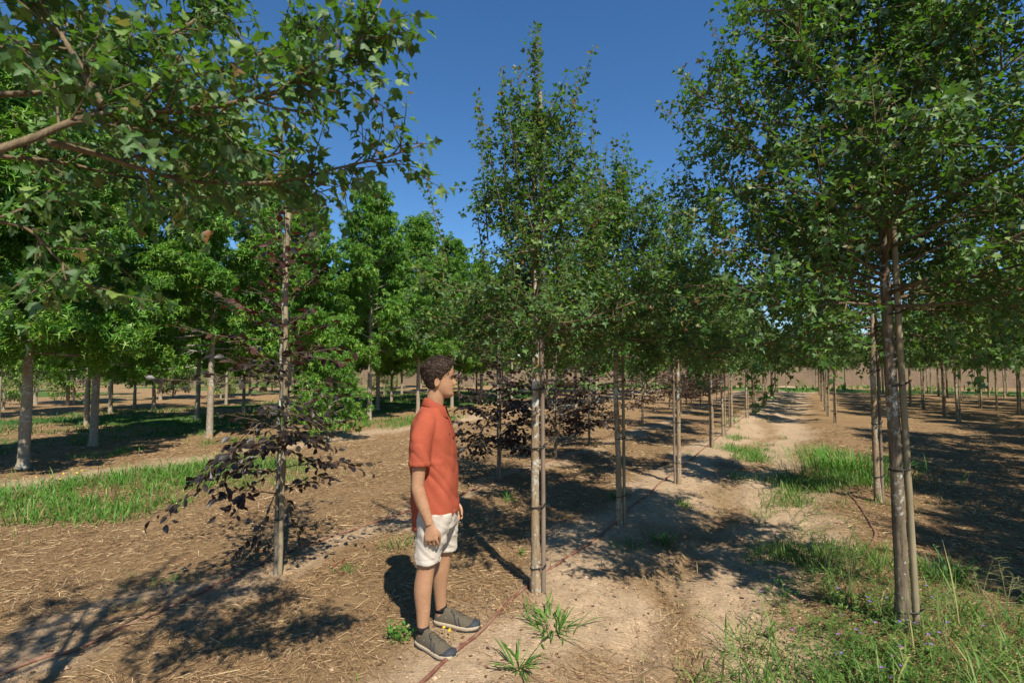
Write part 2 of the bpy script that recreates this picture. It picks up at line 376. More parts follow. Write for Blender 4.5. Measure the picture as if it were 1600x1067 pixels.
# ---------------------------------------------------------------- litter and grass
RG = np.random.default_rng(11)
def gz(x, y):                                    # height of the built ground sheet
    X, Y, Z = GRID; x = np.asarray(x, float); y = np.asarray(y, float)
    i = np.clip(np.searchsorted(X, x)-1, 0, len(X)-2); j = np.clip(np.searchsorted(Y, y)-1, 0, len(Y)-2)
    a = (x-X[i])/(X[i+1]-X[i]); b = (y-Y[j])/(Y[j+1]-Y[j])
    return (Z[j, i]*(1-a)+Z[j, i+1]*a)*(1-b)+(Z[j+1, i]*(1-a)+Z[j+1, i+1]*a)*b
def build_litter():
    rng = np.random.default_rng(3)
    N = 250000
    y = np.exp(rng.uniform(np.log(1.75), np.log(15), N)); x = rng.uniform(-1.12, 1.12, N)*y
    b = bare_mask(x, y); u, v = UV(x, y)
    clump = fbm(x*1.8, y*1.8, 61)
    keep = rng.uniform(size=N) < np.clip(1-1.05*b, .05, 1)*np.clip(.3+2.2*(clump-.3), .25, 1)
    x, y = x[keep], y[keep]; N = len(x)
    L = np.exp(rng.normal(np.log(.045), .6, N)).clip(.012, .24); w = rng.uniform(.0008, .0019, N)*np.clip(y/3.2, .8, 3.2)
    # straws tend to lie in swirls
    ang = 4*math.pi*fbm(x*.7, y*.7, 71)+rng.normal(0, .8, N)
    tilt = rng.normal(0, .16, N); lift = rng.uniform(.003, .02, N)
    d = np.stack([np.cos(ang)*np.cos(tilt), np.sin(ang)*np.cos(tilt), np.sin(tilt)], 1)
    side = np.stack([-np.sin(ang), np.cos(ang), np.zeros(N)], 1)
    c = np.stack([x, y, gz(x, y)+lift], 1)
    a0 = c-d*L[:, None]/2; a2 = c+d*L[:, None]/2
    g0 = gz(a0[:, 0], a0[:, 1]); g2 = gz(a2[:, 0], a2[:, 1])        # ends never sink far into the soil
    a0[:, 2] = np.maximum(a0[:, 2], g0+.001); a2[:, 2] = np.maximum(a2[:, 2], g2+.001)
    roll = rng.uniform(-.9, .9, N); sw = (side*np.cos(roll)[:, None]+np.array([0, 0, 1.])*np.sin(roll)[:, None])*w[:, None]
    V = np.stack([a0-sw, a0+sw, a2-sw*.6, a2+sw*.6], 1).reshape(-1, 3)
    q = np.array([[0, 1, 3], [0, 3, 2]])
    F = (np.arange(N)[:, None, None]*4+q[None]).reshape(-1, 3)
    o = obj('straw', mesh_arr('straw', V, F, M['straw'], smooth=False)); tag(o, 'dry straw mulch strewn over the soil', 'straw', kind='stuff')
    # clods and small stones
    N = 20000
    y = np.exp(rng.uniform(np.log(1.75), np.log(11), N)); x = rng.uniform(-1.1, 1.1, N)*y
    keep = rng.uniform(size=N) < .15+.85*bare_mask(x, y); x, y = x[keep], y[keep]; N = len(x)
    base = np.array([[1, 0, 0], [-1, 0, 0], [0, 1, 0], [0, -1, 0], [0, 0, .7], [0, 0, -.7]], float)
    q = np.array([[0, 2, 4], [2, 1, 4], [1, 3, 4], [3, 0, 4], [2, 0, 5], [1, 2, 5], [3, 1, 5], [0, 3, 5]])
    r = np.exp(rng.normal(np.log(.005), .55, N)).clip(.002, .018)
    V = (base[None]*(1+.3*rng.normal(size=(N, 6, 3))))*r[:, None, None]+np.stack([x, y, gz(x, y)+r*.25], 1)[:, None]
    F = (np.arange(N)[:, None, None]*6+q[None]).reshape(-1, 3)
    o = obj('clods', mesh_arr('clods', V.reshape(-1, 3), F, M['clod'], smooth=False)); tag(o, 'small clods and crumbs of sandy soil', 'soil clods', kind='stuff')
    # fallen leaves
    N = 1500
    y = np.exp(rng.uniform(np.log(1.8), np.log(9), N)); x = rng.uniform(-1.1, 1.1, N)*y
    a = rng.uniform(0, 6.28, N); r = rng.uniform(.006, .015, N)
    base = np.array([[-1, -.6, 0], [1, -.5, .3], [.9, .6, .1], [-.8, .6, .4]])
    ca, sa = np.cos(a), np.sin(a)
    bx = base[None]*(1+.25*rng.normal(size=(N, 4, 3)))
    V = np.stack([bx[..., 0]*ca[:, None]-bx[..., 1]*sa[:, None], bx[..., 0]*sa[:, None]+bx[..., 1]*ca[:, None], bx[..., 2]+.3], -1)*r[:, None, None]
    V = V+np.stack([x, y, gz(x, y)], 1)[:, None]
    F = (np.arange(N)[:, None, None]*4+np.array([[0, 1, 2], [0, 2, 3]])[None]).reshape(-1, 3)
    o = obj('fallen_leaves', mesh_arr('fallen_leaves', V.reshape(-1, 3), F, M['litter'], smooth=False)); tag(o, 'withered brown leaves scattered on the soil', 'fallen leaves', kind='stuff')
build_litter()

def blades(base, H, W, az, lean, curve, rng, seg=3):
    """curved tapering grass blades; returns V,F"""
    N = len(base); H = np.broadcast_to(H, N); W = np.broadcast_to(W, N)
    d = np.stack([np.cos(az), np.sin(az), np.zeros(N)], 1); side = np.stack([-np.sin(az), np.cos(az), np.zeros(N)], 1)
    rows = []
    for k in range(seg+1):
        s = k/seg
        ang = lean+curve*s                        # angle from the vertical, integrated below
        if k == 0: p = base.copy()
        else: p = p+(d*np.sin(ang)[:, None]+np.array([0, 0, 1.])*np.cos(ang)[:, None])*(H/seg)[:, None]
        wk = W*(1-.15*s if k < seg else 0)*(.75 if k == 0 else 1)
        if k < seg: rows += [p-side*wk[:, None]/2, p+side*wk[:, None]/2]
        else: rows += [p]
    V = np.stack(rows, 1); nv = V.shape[1]
    q = []
    for k in range(seg-1): a = 2*k; q += [[a, a+1, a+3], [a, a+3, a+2]]
    a = 2*(seg-1); q += [[a, a+1, a+2]]
    F = (np.arange(N)[:, None, None]*nv+np.array(q)[None]).reshape(-1, 3)
    return V.reshape(-1, 3), F
def scatter(n, u0, u1, v0, v1, thr, freq, seed, soft=.12, edge=.5):
    rng = np.random.default_rng(seed)
    u = rng.uniform(u0, u1, n); v = rng.uniform(v0, v1, n)
    x = .5*u+.866*v; y = .866*u-.5*v
    nz = fbm(x*freq, y*freq, seed+100)
    e = np.minimum(np.minimum(v-v0, v1-v), np.minimum(u-u0, u1-u))
    pr = np.clip((nz-thr)/soft, 0, 1)*np.clip(e/edge, 0, 1)
    px, py, dep = proj(np.stack([x, y, np.zeros(n)], 1))
    k = (rng.uniform(size=n) < pr) & (y > 1) & (px > -250) & (px < 1850)
    return x[k], y[k], rng
def grass_obj(name, label, x, y, rng, h, w, mat, curve=(.2, 1.2), lean=.25, clump=0):
    if clump:
        x = np.repeat(x, clump); y = np.repeat(y, clump)
        x = x+rng.normal(0, .035, len(x)); y = y+rng.normal(0, .035, len(y))
    N = len(x); base = np.stack([x, y, gz(x, y)-.01], 1)
    H = h*np.exp(rng.normal(0, .35, N)); W = w*rng.uniform(.6, 1.3, N)
    V, F = blades(base, H, W, rng.uniform(0, 6.28, N), np.abs(rng.normal(0, lean, N)), rng.uniform(*curve, N), rng)
    o = obj(name, mesh_arr(name, V, F, M[mat])); tag(o, label, 'grass', kind='stuff')
    return o
x, y, r = scatter(8000, -2.5, 6.2, -9.8, -6.4, .34, .8, 1, .18, .6)
grass_obj('grass', 'long green grass strip between the mulch and the pale soil', x, y, r, .14, .0085, 'grass', clump=4, curve=(.3, 1.5), lean=.35)
M['dry'] = strand_mat('dry_grass', [(0, (.10, .17, .03)), (.5, (.26, .25, .09)), (1, (.50, .40, .20))], .6, (.3, .3, .08), .25)
x, y, r = scatter(2400, -3, 7, -10.6, -5.9, .36, 1.6, 15, .25, .9)
grass_obj('grass', 'thin yellowing blades fringing the long grass strip', x, y, r, .10, .006, 'dry', clump=3, curve=(.3, 1.6), lean=.6)
x, y, r = scatter(2600, 2, 12, -1.2, 2.9, .42, 1.6, 16, .25, .9)
grass_obj('grass', 'thin yellowing blades among the weeds beside the lane', x, y, r, .10, .005, 'dry', clump=3, curve=(.3, 1.8), lean=.7)
x, y, r = scatter(2600, 4, 15, -12.2, -9.8, .56, 1.0, 2)
grass_obj('grass', 'sparse grass tufts along the row of sweetgum trunks', x, y, r, .14, .010, 'grass', clump=4)
x, y, r = scatter(12000, -2, 32, -24, -13.4, .38, .35, 4, .15, 1)
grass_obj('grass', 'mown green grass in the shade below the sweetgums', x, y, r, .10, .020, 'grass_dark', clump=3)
x, y, r = scatter(2400, 10.2, 13.6, -1.75, -.55, .40, 1.3, 6, .15, .3)
grass_obj('grass', 'low grass patch in the sandy lane between the maples', x, y, r, .085, .008, 'grass', clump=3)
x, y, r = scatter(900, 14, 34, -2.6, -.4, .52, .9, 7, .15, .3)
grass_obj('grass', 'small grass patches farther down the sandy lane', x, y, r, .09, .014, 'grass', clump=4)
x, y, r = scatter(5200, 5.0, 9.6, -.6, 1.0, .47, 1.5, 8, .16, .4)
grass_obj('grass', 'spreading weedy grass along the row of maples by the lane', x, y, r, .12, .007, 'weed', clump=3)
x, y, r = scatter(5600, 2.2, 5.6, -.7, 2.4, .42, 1.5, 9, .2, .6)
grass_obj('grass', 'tangled weedy grass around the foot of the big maple', x, y, r, .165, .007, 'weed', clump=3, curve=(.4, 1.9), lean=.5)
x, y, r = scatter(900, 1.5, 12, -7, 3, .66, 1.5, 12, .1, .5)
grass_obj('grass', 'single green sprigs coming up through the straw', x, y, r, .07, .006, 'grass', clump=4)
x, y, r = scatter(3000, 40, 54, -40, 20, .38, .2, 14, .2, 2)
grass_obj('grass', 'green verge at the foot of the earth bank', x, y, r, .30, .09, 'grass', clump=3)

def build_weeds():                                # leafy sprawling weeds with purple flowers, bottom right
    rng = np.random.default_rng(21); g = Geo(); fl = Geo(); k = 0
    cent = [pix(rng.uniform(1200, 1590), rng.uniform(900, 1100)) for _ in range(150)]
    cent += [pix(rng.uniform(1270, 1420), rng.uniform(940, 1090)) for _ in range(90)]
    cent += [pix(rng.uniform(1225, 1330), rng.uniform(770, 860)) for _ in range(40)]
    for (cx, cy) in cent:
        n = rng.integers(2, 5)
        for _ in range(n):
            az = rng.uniform(0, 6.28); L = rng.uniform(.10, .30)
            p0 = np.array([cx, cy, height1(cx, cy)]); d = np.array([math.cos(az)*.7, math.sin(az)*.7, rng.uniform(.4, 1.1)])
            pts = [p0+d*L*s+np.array([0, 0, -.25*L*s*s]) for s in np.linspace(0, 1, 5)]
            V, F = tube(pts, np.linspace(.0014, .0007, 5), 3, False); g.add(V, F)
            m = rng.integers(5, 11)
            for q in range(m):
                s = rng.uniform(.15, 1); i = min(int(s*4), 3); c = pts[i]+(pts[i+1]-pts[i])*(s*4-i)
                a2 = rng.uniform(0, 6.28); l = rng.uniform(.015, .035); w = l*.16
                e = np.array([math.cos(a2), math.sin(a2), rng.uniform(-.2, .6)]); sd = np.array([-math.sin(a2), math.cos(a2), rng.normal(0, .3)])
                g.add([c, c+e*l*.5+sd*w, c+e*l, c+e*l*.5-sd*w], [[0, 1, 2], [0, 2, 3]])
            if rng.uniform() < .09 and cy < 3.6:
                c = pts[-1]
                for a2 in np.arange(5)*1.2566:
                    e = np.array([math.cos(a2), math.sin(a2), .35]); sd = np.array([-math.sin(a2), math.cos(a2), 0])
                    fl.add([c, c+e*.007+sd*.004, c+e*.010, c+e*.007-sd*.004], [[0, 1, 2], [0, 2, 3]])
    o = obj('weeds', g.mesh('weeds', [M['weed']])); tag(o, 'sprawling leafy weeds around the foot of the big maple', 'weeds', kind='stuff')
    o = obj('flowers', fl.mesh('flowers', [M['purple']])); tag(o, 'tiny purple flowers among the weeds', 'flowers', kind='stuff')
    # airy seed heads
    g = Geo()
    for (px, py) in [(1535, 960), (1500, 1000), (1330, 930), (1325, 960), (1560, 1010), (1480, 1040), (1575, 965), (1130, 800), (1300, 905)]:
        cx, cy = pix(px, py); z = height1(cx, cy)
        for _ in range(5):
            az = rng.uniform(-.8, 2.6); H = rng.uniform(.25, .42); lean = rng.uniform(.1, .45)
            pts = np.array([[cx+math.cos(az)*H*lean*s**1.6, cy+math.sin(az)*H*lean*s**1.6, z+H*s*(1-.15*s)] for s in np.linspace(0, 1, 7)])
            V, F = tube(pts, np.linspace(.0013, .0006, 7), 3, False); g.add(V, F)
            for _ in range(9):
                a2 = rng.uniform(0, 6.28); l = rng.uniform(.04, .11); c = pts[rng.integers(4, 7)]
                e = np.array([math.cos(a2)*.8+.5*math.cos(az), math.sin(a2)*.8+.5*math.sin(az), .5])
                q = np.array([c+e*l*s+np.array([0, 0, -.5*l*s*s]) for s in (0, .35, .7, 1)])
                V, F = tube(q, [.0008, .0009, .0008, .0003], 3, False); g.add(V, F)
    t = strand_mat('seed_head', [(0, (.25, .28, .10)), (1, (.45, .42, .20))], .6, (.3, .3, .1), .3)
    o = obj('seed_heads', g.mesh('seed_heads', [t])); tag(o, 'feathery pale seed heads of the tall grass', 'grass', kind='stuff')
build_weeds()

def tuft(px, py, n, L, W, label, mat='grass', lean=.9, spread=.03, seed=0, name='grass_tuft', extra=None):
    rng = np.random.default_rng(seed+500); cx, cy = pix(px, py); z = height1(cx, cy)
    base = np.stack([rng.normal(0, spread, n), rng.normal(0, spread, n), np.full(n, -.015)], 1)
    az = np.arctan2(base[:, 1], base[:, 0])+rng.normal(0, .7, n)
    V, F = blades(base, L*rng.uniform(.45, 1.15, n), W*rng.uniform(.7, 1.2, n), az, np.abs(rng.normal(lean*.6, .35, n)), rng.uniform(.2, 1.1, n), rng, 4)
    g = Geo(); g.add(V, F)
    mats = [M[mat]]
    if extra:
        mats.append(M[extra[0]])
        for _ in range(extra[1]):
            c = np.array([rng.normal(0, spread*1.3), rng.normal(0, spread*1.3), rng.uniform(.01, extra[2])])
            a2 = rng.uniform(0, 6.28); l = extra[3]; e = np.array([math.cos(a2), math.sin(a2), rng.uniform(0, .8)]); sd = np.array([-math.sin(a2), math.cos(a2), rng.normal(0, .3)])
            g.add([c, c+e*l*.5+sd*l*.3, c+e*l, c+e*l*.5-sd*l*.3], [[0, 1, 2], [0, 2, 3]], 1)
    o = obj(name, g.mesh(name, mats), None, (cx, cy, z)); tag(o, label, 'grass tuft', 'weed tufts on the open soil', 'stuff' if n >= 150 else None); return o
tuft(865, 985, 95, .19, .010, 'broad-bladed bright green grass clump in front of the central staked maple', seed=1, spread=.055)
tuft(812, 1046, 34, .20, .011, 'small spiky grass tuft at the bottom edge beside the brown hose', seed=2, spread=.02, lean=1.2)
tuft(628, 998, 36, .10, .010, 'leafy green weed next to the heel of the man\'s near shoe', 'weed', .5, .035, 3, extra=('grass', 60, .09, .03))
tuft(538, 893, 46, .12, .005, 'sparse weed with dark red leaves near the hose on the open soil', 'weed', .8, .04, 4, extra=('red_leaf', 16, .10, .03))
tuft(622, 856, 80, .14, .006, 'wispy pale green weed tuft at the back of the man\'s shorts', 'weed', .7, .06, 5)
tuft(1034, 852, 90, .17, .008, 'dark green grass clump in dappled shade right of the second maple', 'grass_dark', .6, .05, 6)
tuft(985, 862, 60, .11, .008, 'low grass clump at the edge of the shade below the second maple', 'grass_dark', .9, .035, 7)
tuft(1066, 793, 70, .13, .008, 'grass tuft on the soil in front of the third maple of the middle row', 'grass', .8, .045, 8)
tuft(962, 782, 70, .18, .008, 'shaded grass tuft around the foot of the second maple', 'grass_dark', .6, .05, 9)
tuft(797, 785, 40, .17, .006, 'thin grass tuft in shade between the man and the central trunk', 'grass', .5, .05, 10)
tuft(815, 868, 40, .09, .007, 'little green sprout left of the central maple trunk', 'grass', .7, .006, 11)
tuft(262, 912, 40, .08, .008, 'small weed in the dappled shade lower down from the purple beech', 'grass_dark', .9, .05, 12)
tuft(1332, 742, 800, .36, .012, 'tall lush bright green grass clump behind the second maple by the lane', 'grass', .45, .42, 13)
tuft(1285, 712, 260, .26, .010, 'lower lush grass clump on the lane side of the tall one', 'grass', .5, .28, 18)
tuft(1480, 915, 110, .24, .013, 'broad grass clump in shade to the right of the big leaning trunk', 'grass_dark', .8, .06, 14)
tuft(1145, 1052, 7, .25, .010, 'few single grass blades poking from bare sand at the bottom edge', 'grass', .4, .03, 15)
tuft(1170, 745, 160, .13, .008, 'flat grass clump in the lane nearest the row of staked maples', 'grass', .9, .16, 16)
tuft(1350, 760, 200, .22, .010, 'grass growing round the stake of the second maple by the lane', 'grass_dark', .7, .2, 19)

def flower_plant(px, py, n, h, spread, label, seed):
    rng = np.random.default_rng(seed); cx, cy = pix(px, py); root = empty('flower_plant', (cx, cy, height1(cx, cy)))
    tag(root, label, 'flower', 'yellow flowering weeds')
    g = Geo(); pos = []
    for _ in range(n):
        a = rng.uniform(0, 6.28); r = spread*math.sqrt(rng.uniform()); H = h*rng.uniform(.7, 1.15)
        p = np.array([[r*.3*math.cos(a), r*.3*math.sin(a), -.01], [r*.7*math.cos(a), r*.7*math.sin(a), H*.6], [r*math.cos(a), r*math.sin(a), H]])
        V, F = tube(p, [.0016, .0013, .001], 4, False); g.add(V, F); pos.append(p[-1])
    obj('stem', g.mesh('stem', [M['weed']]), root)
    hg = Geo()
    for ring, rr, zz in ((10, 1.0, .0), (8, .6, .15)):
        for k in range(ring):
            a = k*2*math.pi/ring+zz; e = np.array([math.cos(a), math.sin(a), .25+zz]); sd = np.array([-math.sin(a), math.cos(a), 0])
            hg.add([[0, 0, 0], e*rr*.6+sd*.22, e*rr, e*rr*.6-sd*.22], [[0, 1, 2], [0, 2, 3]])
    hm = hg.mesh('flower_head', [M['yellow']], False)
    for p in pos:
        f = obj('flower_head', hm, root, tuple(p)); s = rng.uniform(.0085, .0135); f.scale = (s, s, s); f.rotation_euler = (rng.normal(0, .4)+.5, rng.normal(0, .4), 0)
flower_plant(95, 772, 12, .26, .26, 'cluster of yellow flowers rising above the long grass strip', 31)
flower_plant(697, 1000, 2, .05, .05, 'tiny yellow flowers between the man\'s shoes', 32)

# ---------------------------------------------------------------- leaves
def half_leaf(right, fold=.22, droop=.18, petiole=.0):
    """outline of the right half (x,y), first = base, last = tip -> folded symmetric blade"""
    pts = np.array(right, float); n = len(pts)
    mid = np.array([[0, 0], [0, pts[-1][1]*.5], [0, pts[-1][1]]])
    V = [(0, 0, 0), (0, pts[-1][1]*.5, 0), (0, pts[-1][1], 0)]
    F = []
    for sgn in (1, -1):
        idx = [0]
        for p in pts[1:-1]:
            V.append((sgn*p[0], p[1], 0)); idx.append(len(V)-1)
        idx.append(2)
        h = len(idx)
        for k in range(h-1):
            ctr = 1
            tri = [ctr, idx[k], idx[k+1]]
            F.append(tri if sgn > 0 else tri[::-1])
    V = np.array(V, float)
    V[:, 2] = fold*np.abs(V[:, 0]) - droop*(V[:, 1]/max(pts[-1][1], .1))**2*.5
    if petiole:
        k = len(V)
        V = np.concatenate([V, [[.012, 0, 0], [-.012, 0, 0], [0, -petiole, .05]]]); F.append([k, k+1, k+2])
    return V, np.array(F)
L_MAPLE = half_leaf([(0, 0), (.26, -.04), (.58, .34), (.22, .43), (0, 1.0)], .25, .2, .35)
L_MAPLE_FINE = half_leaf([(0, 0), (.15, -.07), (.30, -.03), (.40, .12), (.60, .33), (.48, .41), (.23, .43), (.22, .66), (0, 1.02)], .22, .3, .75)
L_GUM = half_leaf([(0, 0), (.50, -.12), (.13, .16), (.62, .46), (.11, .40), (0, 1.0)], .35, .6)
L_BEECH = half_leaf([(0, 0), (.20, .14), (.33, .42), (.27, .72), (0, 1.0)], .16, .2, .12)
L_SHRUB = half_leaf([(0, 0), (.25, .35), (.18, .75), (0, 1.0)], .2, .3)

def frames(y, nrm):
    y = norm(y); x = norm(np.cross(y, nrm)); z = np.cross(x, y)
    return np.stack([x, y, z], -1)               # columns
def leaf_mesh(name, tmpl, pos, y, nrm, size, mats, midx, fx, fz):
    TV, TF = tmpl; Rm = frames(y, nrm)*np.stack([fx, np.ones_like(fx), fz], 1)[:, None, :]
    V = np.einsum('nij,kj->nki', Rm, TV)*size[:, None, None]+pos[:, None]
    F = (np.arange(len(pos))[:, None, None]*len(TV)+TF[None]).reshape(-1, 3)
    return mesh_arr(name, V.reshape(-1, 3), F, mats, np.repeat(midx, len(TF)), True)

class Tree:
    """grows wood (polylines) and leaves around the origin"""
    def __init__(s, seed):
        s.rng = np.random.default_rng(seed); s.wood = []; s.lp = []; s.lt = []; s.ls = []; s.ly = []; s.rec = []
    def path(s, p, d, L, nseg, up, wig):
        rng = s.rng; p = np.array(p, float); d = norm(d); pts = [p]; st = L/nseg
        for k in range(nseg):
            d = norm(d+np.array([0, 0, up])/nseg+rng.normal(0, wig, 3)/math.sqrt(nseg)); p = p+d*st; pts.append(p)
        return np.array(pts)
    def at(s, pts, f):
        x = f*(len(pts)-1); i = min(int(x), len(pts)-2); q = x-i
        return pts[i]*(1-q)+pts[i+1]*q, norm(pts[i+1]-pts[i])
    def side_dir(s, t, ang, roll):
        ref = np.array([0, 0, 1.]) if abs(t[2]) < .9 else np.array([1., 0, 0])
        a = norm(np.cross(t, ref)); b = np.cross(a, t)
        return t*math.cos(ang)+(a*math.cos(roll)+b*math.sin(roll))*math.sin(ang)
    def leaves(s, pts, step, size, f0=.1, young=0, taper=.0, rosette=0):
        rng = s.rng; L = np.linalg.norm(np.diff(pts, axis=0), axis=1).sum()
        n = max(1, int(L*(1-f0)/step))+1
        f = np.minimum(f0+(1-f0)*np.arange(n)/max(n-1, 1), .999); m = len(pts)
        x = f*(m-1); i = x.astype(int); q = (x-i)[:, None]
        p = pts[i]*(1-q)+pts[i+1]*q; t = pts[i+1]-pts[i]
        roll = rng.uniform(0, 3.14)+np.cumsum(1.57+rng.normal(0, .3, n))
        s.add(np.repeat(p, 2, 0), np.repeat(t, 2, 0), rng.uniform(.7, 1.25, 2*n), np.stack([roll, roll+math.pi], 1).ravel(), np.repeat(size*(1-taper*f), 2), np.repeat(young*f**3, 2))
        if rosette:
            k = rosette; s.add(np.repeat(pts[-1:], k, 0), np.repeat(t[-1:], k, 0), rng.uniform(.3, 1.3, k), rng.uniform(0, 6.28, k), np.full(k, size), np.full(k, young))
    def add(s, p, t, ang, roll, size, yp):
        s.rec.append((p, t, ang, roll, size, yp))
    def finish(s, petiole=.5, droop=.35, upn=1.0, tilt=.5, var=(.5, 1.18)):
        rng = s.rng
        if s.rec:
            p, t, ang, roll, sz, yp = (np.concatenate(k) for k in zip(*s.rec)); t = norm(t)
            ref = np.where(np.abs(t[:, 2:3]) < .9, np.array([[0, 0, 1.]]), np.array([[1., 0, 0]]))
            a = norm(np.cross(t, ref)); b = np.cross(a, t)
            d = t*np.cos(ang)[:, None]+(a*np.cos(roll)[:, None]+b*np.sin(roll)[:, None])*np.sin(ang)[:, None]
            yg = rng.uniform(size=len(p)) < yp
            sz = sz*rng.uniform(*var, len(p))
        if s.lp:
            q = (np.array(s.lp), np.array(s.lt), np.array(s.ls), np.array(s.ly, bool))
            p, d, sz, yg = q if not s.rec else (np.concatenate(k) for k in zip((p, d, sz, yg), q))
        n = len(p)
        p = p+d*(sz*petiole)[:, None]
        y = norm(d+np.array([0, 0, -droop])+rng.normal(0, .25, (n, 3)))
        nr = norm(np.array([0, 0, upn])+d*.35+rng.normal(0, tilt, (n, 3)))
        s.pos, s.y, s.n, s.size, s.young = p, y, nr, sz, yg
        s.fx = rng.uniform(.62, 1.12, n); s.fz = rng.uniform(.3, 2.6, n)
    def woodmesh(s, name, mats, sides=(10, 6, 4, 3)):
        g = Geo()
        for pts, rad, lev in s.wood:
            V, F = tube(pts, rad, sides[min(lev, 3)], lev < 2, .045 if lev == 0 else 0, s.rng); g.add(V, F, 0 if lev == 0 else 1)
        return g.mesh(name, mats)

def maple(seed, H=4.1, z0=1.85, Rr=.8, nprim=26, r0=.045, leaf=.05, twig=(.12, .30), whips=8, whiplen=(.4, .9), bend=.03, dens=1.0, lean=(0, 0), spread=1.0, wedge=None, ptop=None, el0=-12, el1=62, prof_=(.9, 1.08, 1.0, .74, .42), thin=0.0, limb=1.0, low=1.45):
    T = Tree(seed); rng = T.rng
    zs = np.concatenate([[-.12, 0], np.linspace(.06, H, 26)])
    wob = np.stack([np.interp(zs, np.linspace(0, H, 7), rng.normal(0, bend, 7)*np.linspace(0, 1, 7)), np.interp(zs, np.linspace(0, H, 7), rng.normal(0, bend, 7)*np.linspace(0, 1, 7))], 1)
    wob += np.outer(zs, lean)
    tp = np.concatenate([wob, zs[:, None]], 1)
    fl = np.where(zs < .12, 1.25, 1.0)
    rad = (r0*(1-np.clip(zs, 0, H)/H*.55)*np.where(zs > z0+.1, np.clip((H-zs)/(H-z0)*.85+.06, .06, 1), 1)*fl)
    T.wood.append((tp, rad, 0)); T.trunk = tp
    top = ptop if ptop else H-.35
    az = rng.uniform(0, 6.28)
    for i in range(nprim):
        f = (i+.3)/nprim; z = z0+(top-z0)*f**low
        az += 2.4+rng.normal(0, .3)
        x0 = np.array([np.interp(z, zs, tp[:, 0]), np.interp(z, zs, tp[:, 1]), z])
        prof = np.interp(f, [0, .15, .4, .7, 1], prof_)
        el = R(el0+el1*f+rng.normal(0, 10))
        L = max(.22, Rr*spread*prof*rng.uniform(.8, 1.2))
        d = np.array([math.cos(az)*math.cos(el), math.sin(az)*math.cos(el), math.sin(el)])
        if wedge is not None and not wedge(d, z): L *= .5
        pts = T.path(x0, d, L, 6, .28, .22)
        rr = limb*r0*(.38-.18*f)*(L/Rr)**.4
        T.wood.append((pts, np.linspace(rr, rr*.3, 7), 1))
        nsec = max(3, int(L/.085*dens*(1-thin*f)))
        for j in range(nsec):
            fs = .14+.84*(j+rng.uniform(0, 1))/nsec
            p, t = T.at(pts, min(fs, .99))
            d2 = T.side_dir(t, rng.uniform(.6, 1.1), rng.uniform(0, 6.28)); d2[2] += .05-.6*max(0, .35-f)
            l2 = rng.uniform(.20, .44)*min(Rr/.8, 1.25)*(1-.45*fs)
            q = T.path(p, d2, l2, 4, .3, .25)
            T.wood.append((q, np.linspace(.0055, .002, 5), 2))
            T.leaves(q, .040, leaf, .25, .1)
            for k in range(int(rng.integers(2, 5)*dens)):
                p3, t3 = T.at(q, rng.uniform(.2, .95)); d3 = T.side_dir(t3, rng.uniform(.5, 1.1), rng.uniform(0, 6.28))
                q3 = T.path(p3, d3, rng.uniform(*twig), 3, .25, .2)
                T.wood.append((q3, np.linspace(.0026, .0012, 4), 3))
                T.leaves(q3, .035, leaf, .15, .12)
        T.leaves(pts[3:], .06, leaf, .0, .2)
    for i in range(whips):
        a = rng.uniform(0, 6.28); f = rng.uniform(.25, 1); z = z0+(top-z0)*f; r = Rr*.6*(1-f*.6)*rng.uniform(.4, 1.25)
        p = np.array([math.cos(a)*r+np.interp(z, zs, tp[:, 0]), math.sin(a)*r+np.interp(z, zs, tp[:, 1]), z+.1])
        T.whip(p, np.array([math.cos(a)*.25, math.sin(a)*.25, 1]), rng.uniform(*whiplen), leaf)
    T.leaves(tp[zs > z0+.5], .026, leaf*1.05, 0, .5, .15, 6)
    for k in range(10):
        p3, t3 = T.at(tp[zs > top-.3], rng.uniform(0, .9)); q3 = T.path(p3, T.side_dir(t3, .6, rng.uniform(0, 6.28)), rng.uniform(.12, .3), 3, .5, .15)
        T.wood.append((q3, np.linspace(.003, .0012, 4), 3)); T.leaves(q3, .034, leaf, .1, .4, .2)
    T.finish(.45, .40, 1.0, .7)
    return T
def _whip(s, p, d, L, leaf):
    q = s.path(p, d, L, 6, .4, .10); s.wood.append((q, np.linspace(.006, .0015, 7), 2))
    s.leaves(q, .028, leaf*1.3, .05, .55, .3)
    for k in range(max(0, int((L-.3)*4))):
        p3, t3 = s.at(q, s.rng.uniform(.05, .5)); d3 = s.side_dir(t3, .55, s.rng.uniform(0, 6.28))
        q3 = s.path(p3, d3, s.rng.uniform(.12, .3), 3, .5, .12); s.wood.append((q3, np.linspace(.0026, .0012, 4), 3)); s.leaves(q3, .032, leaf*1.15, .1, .4, .3)
Tree.whip = _whip

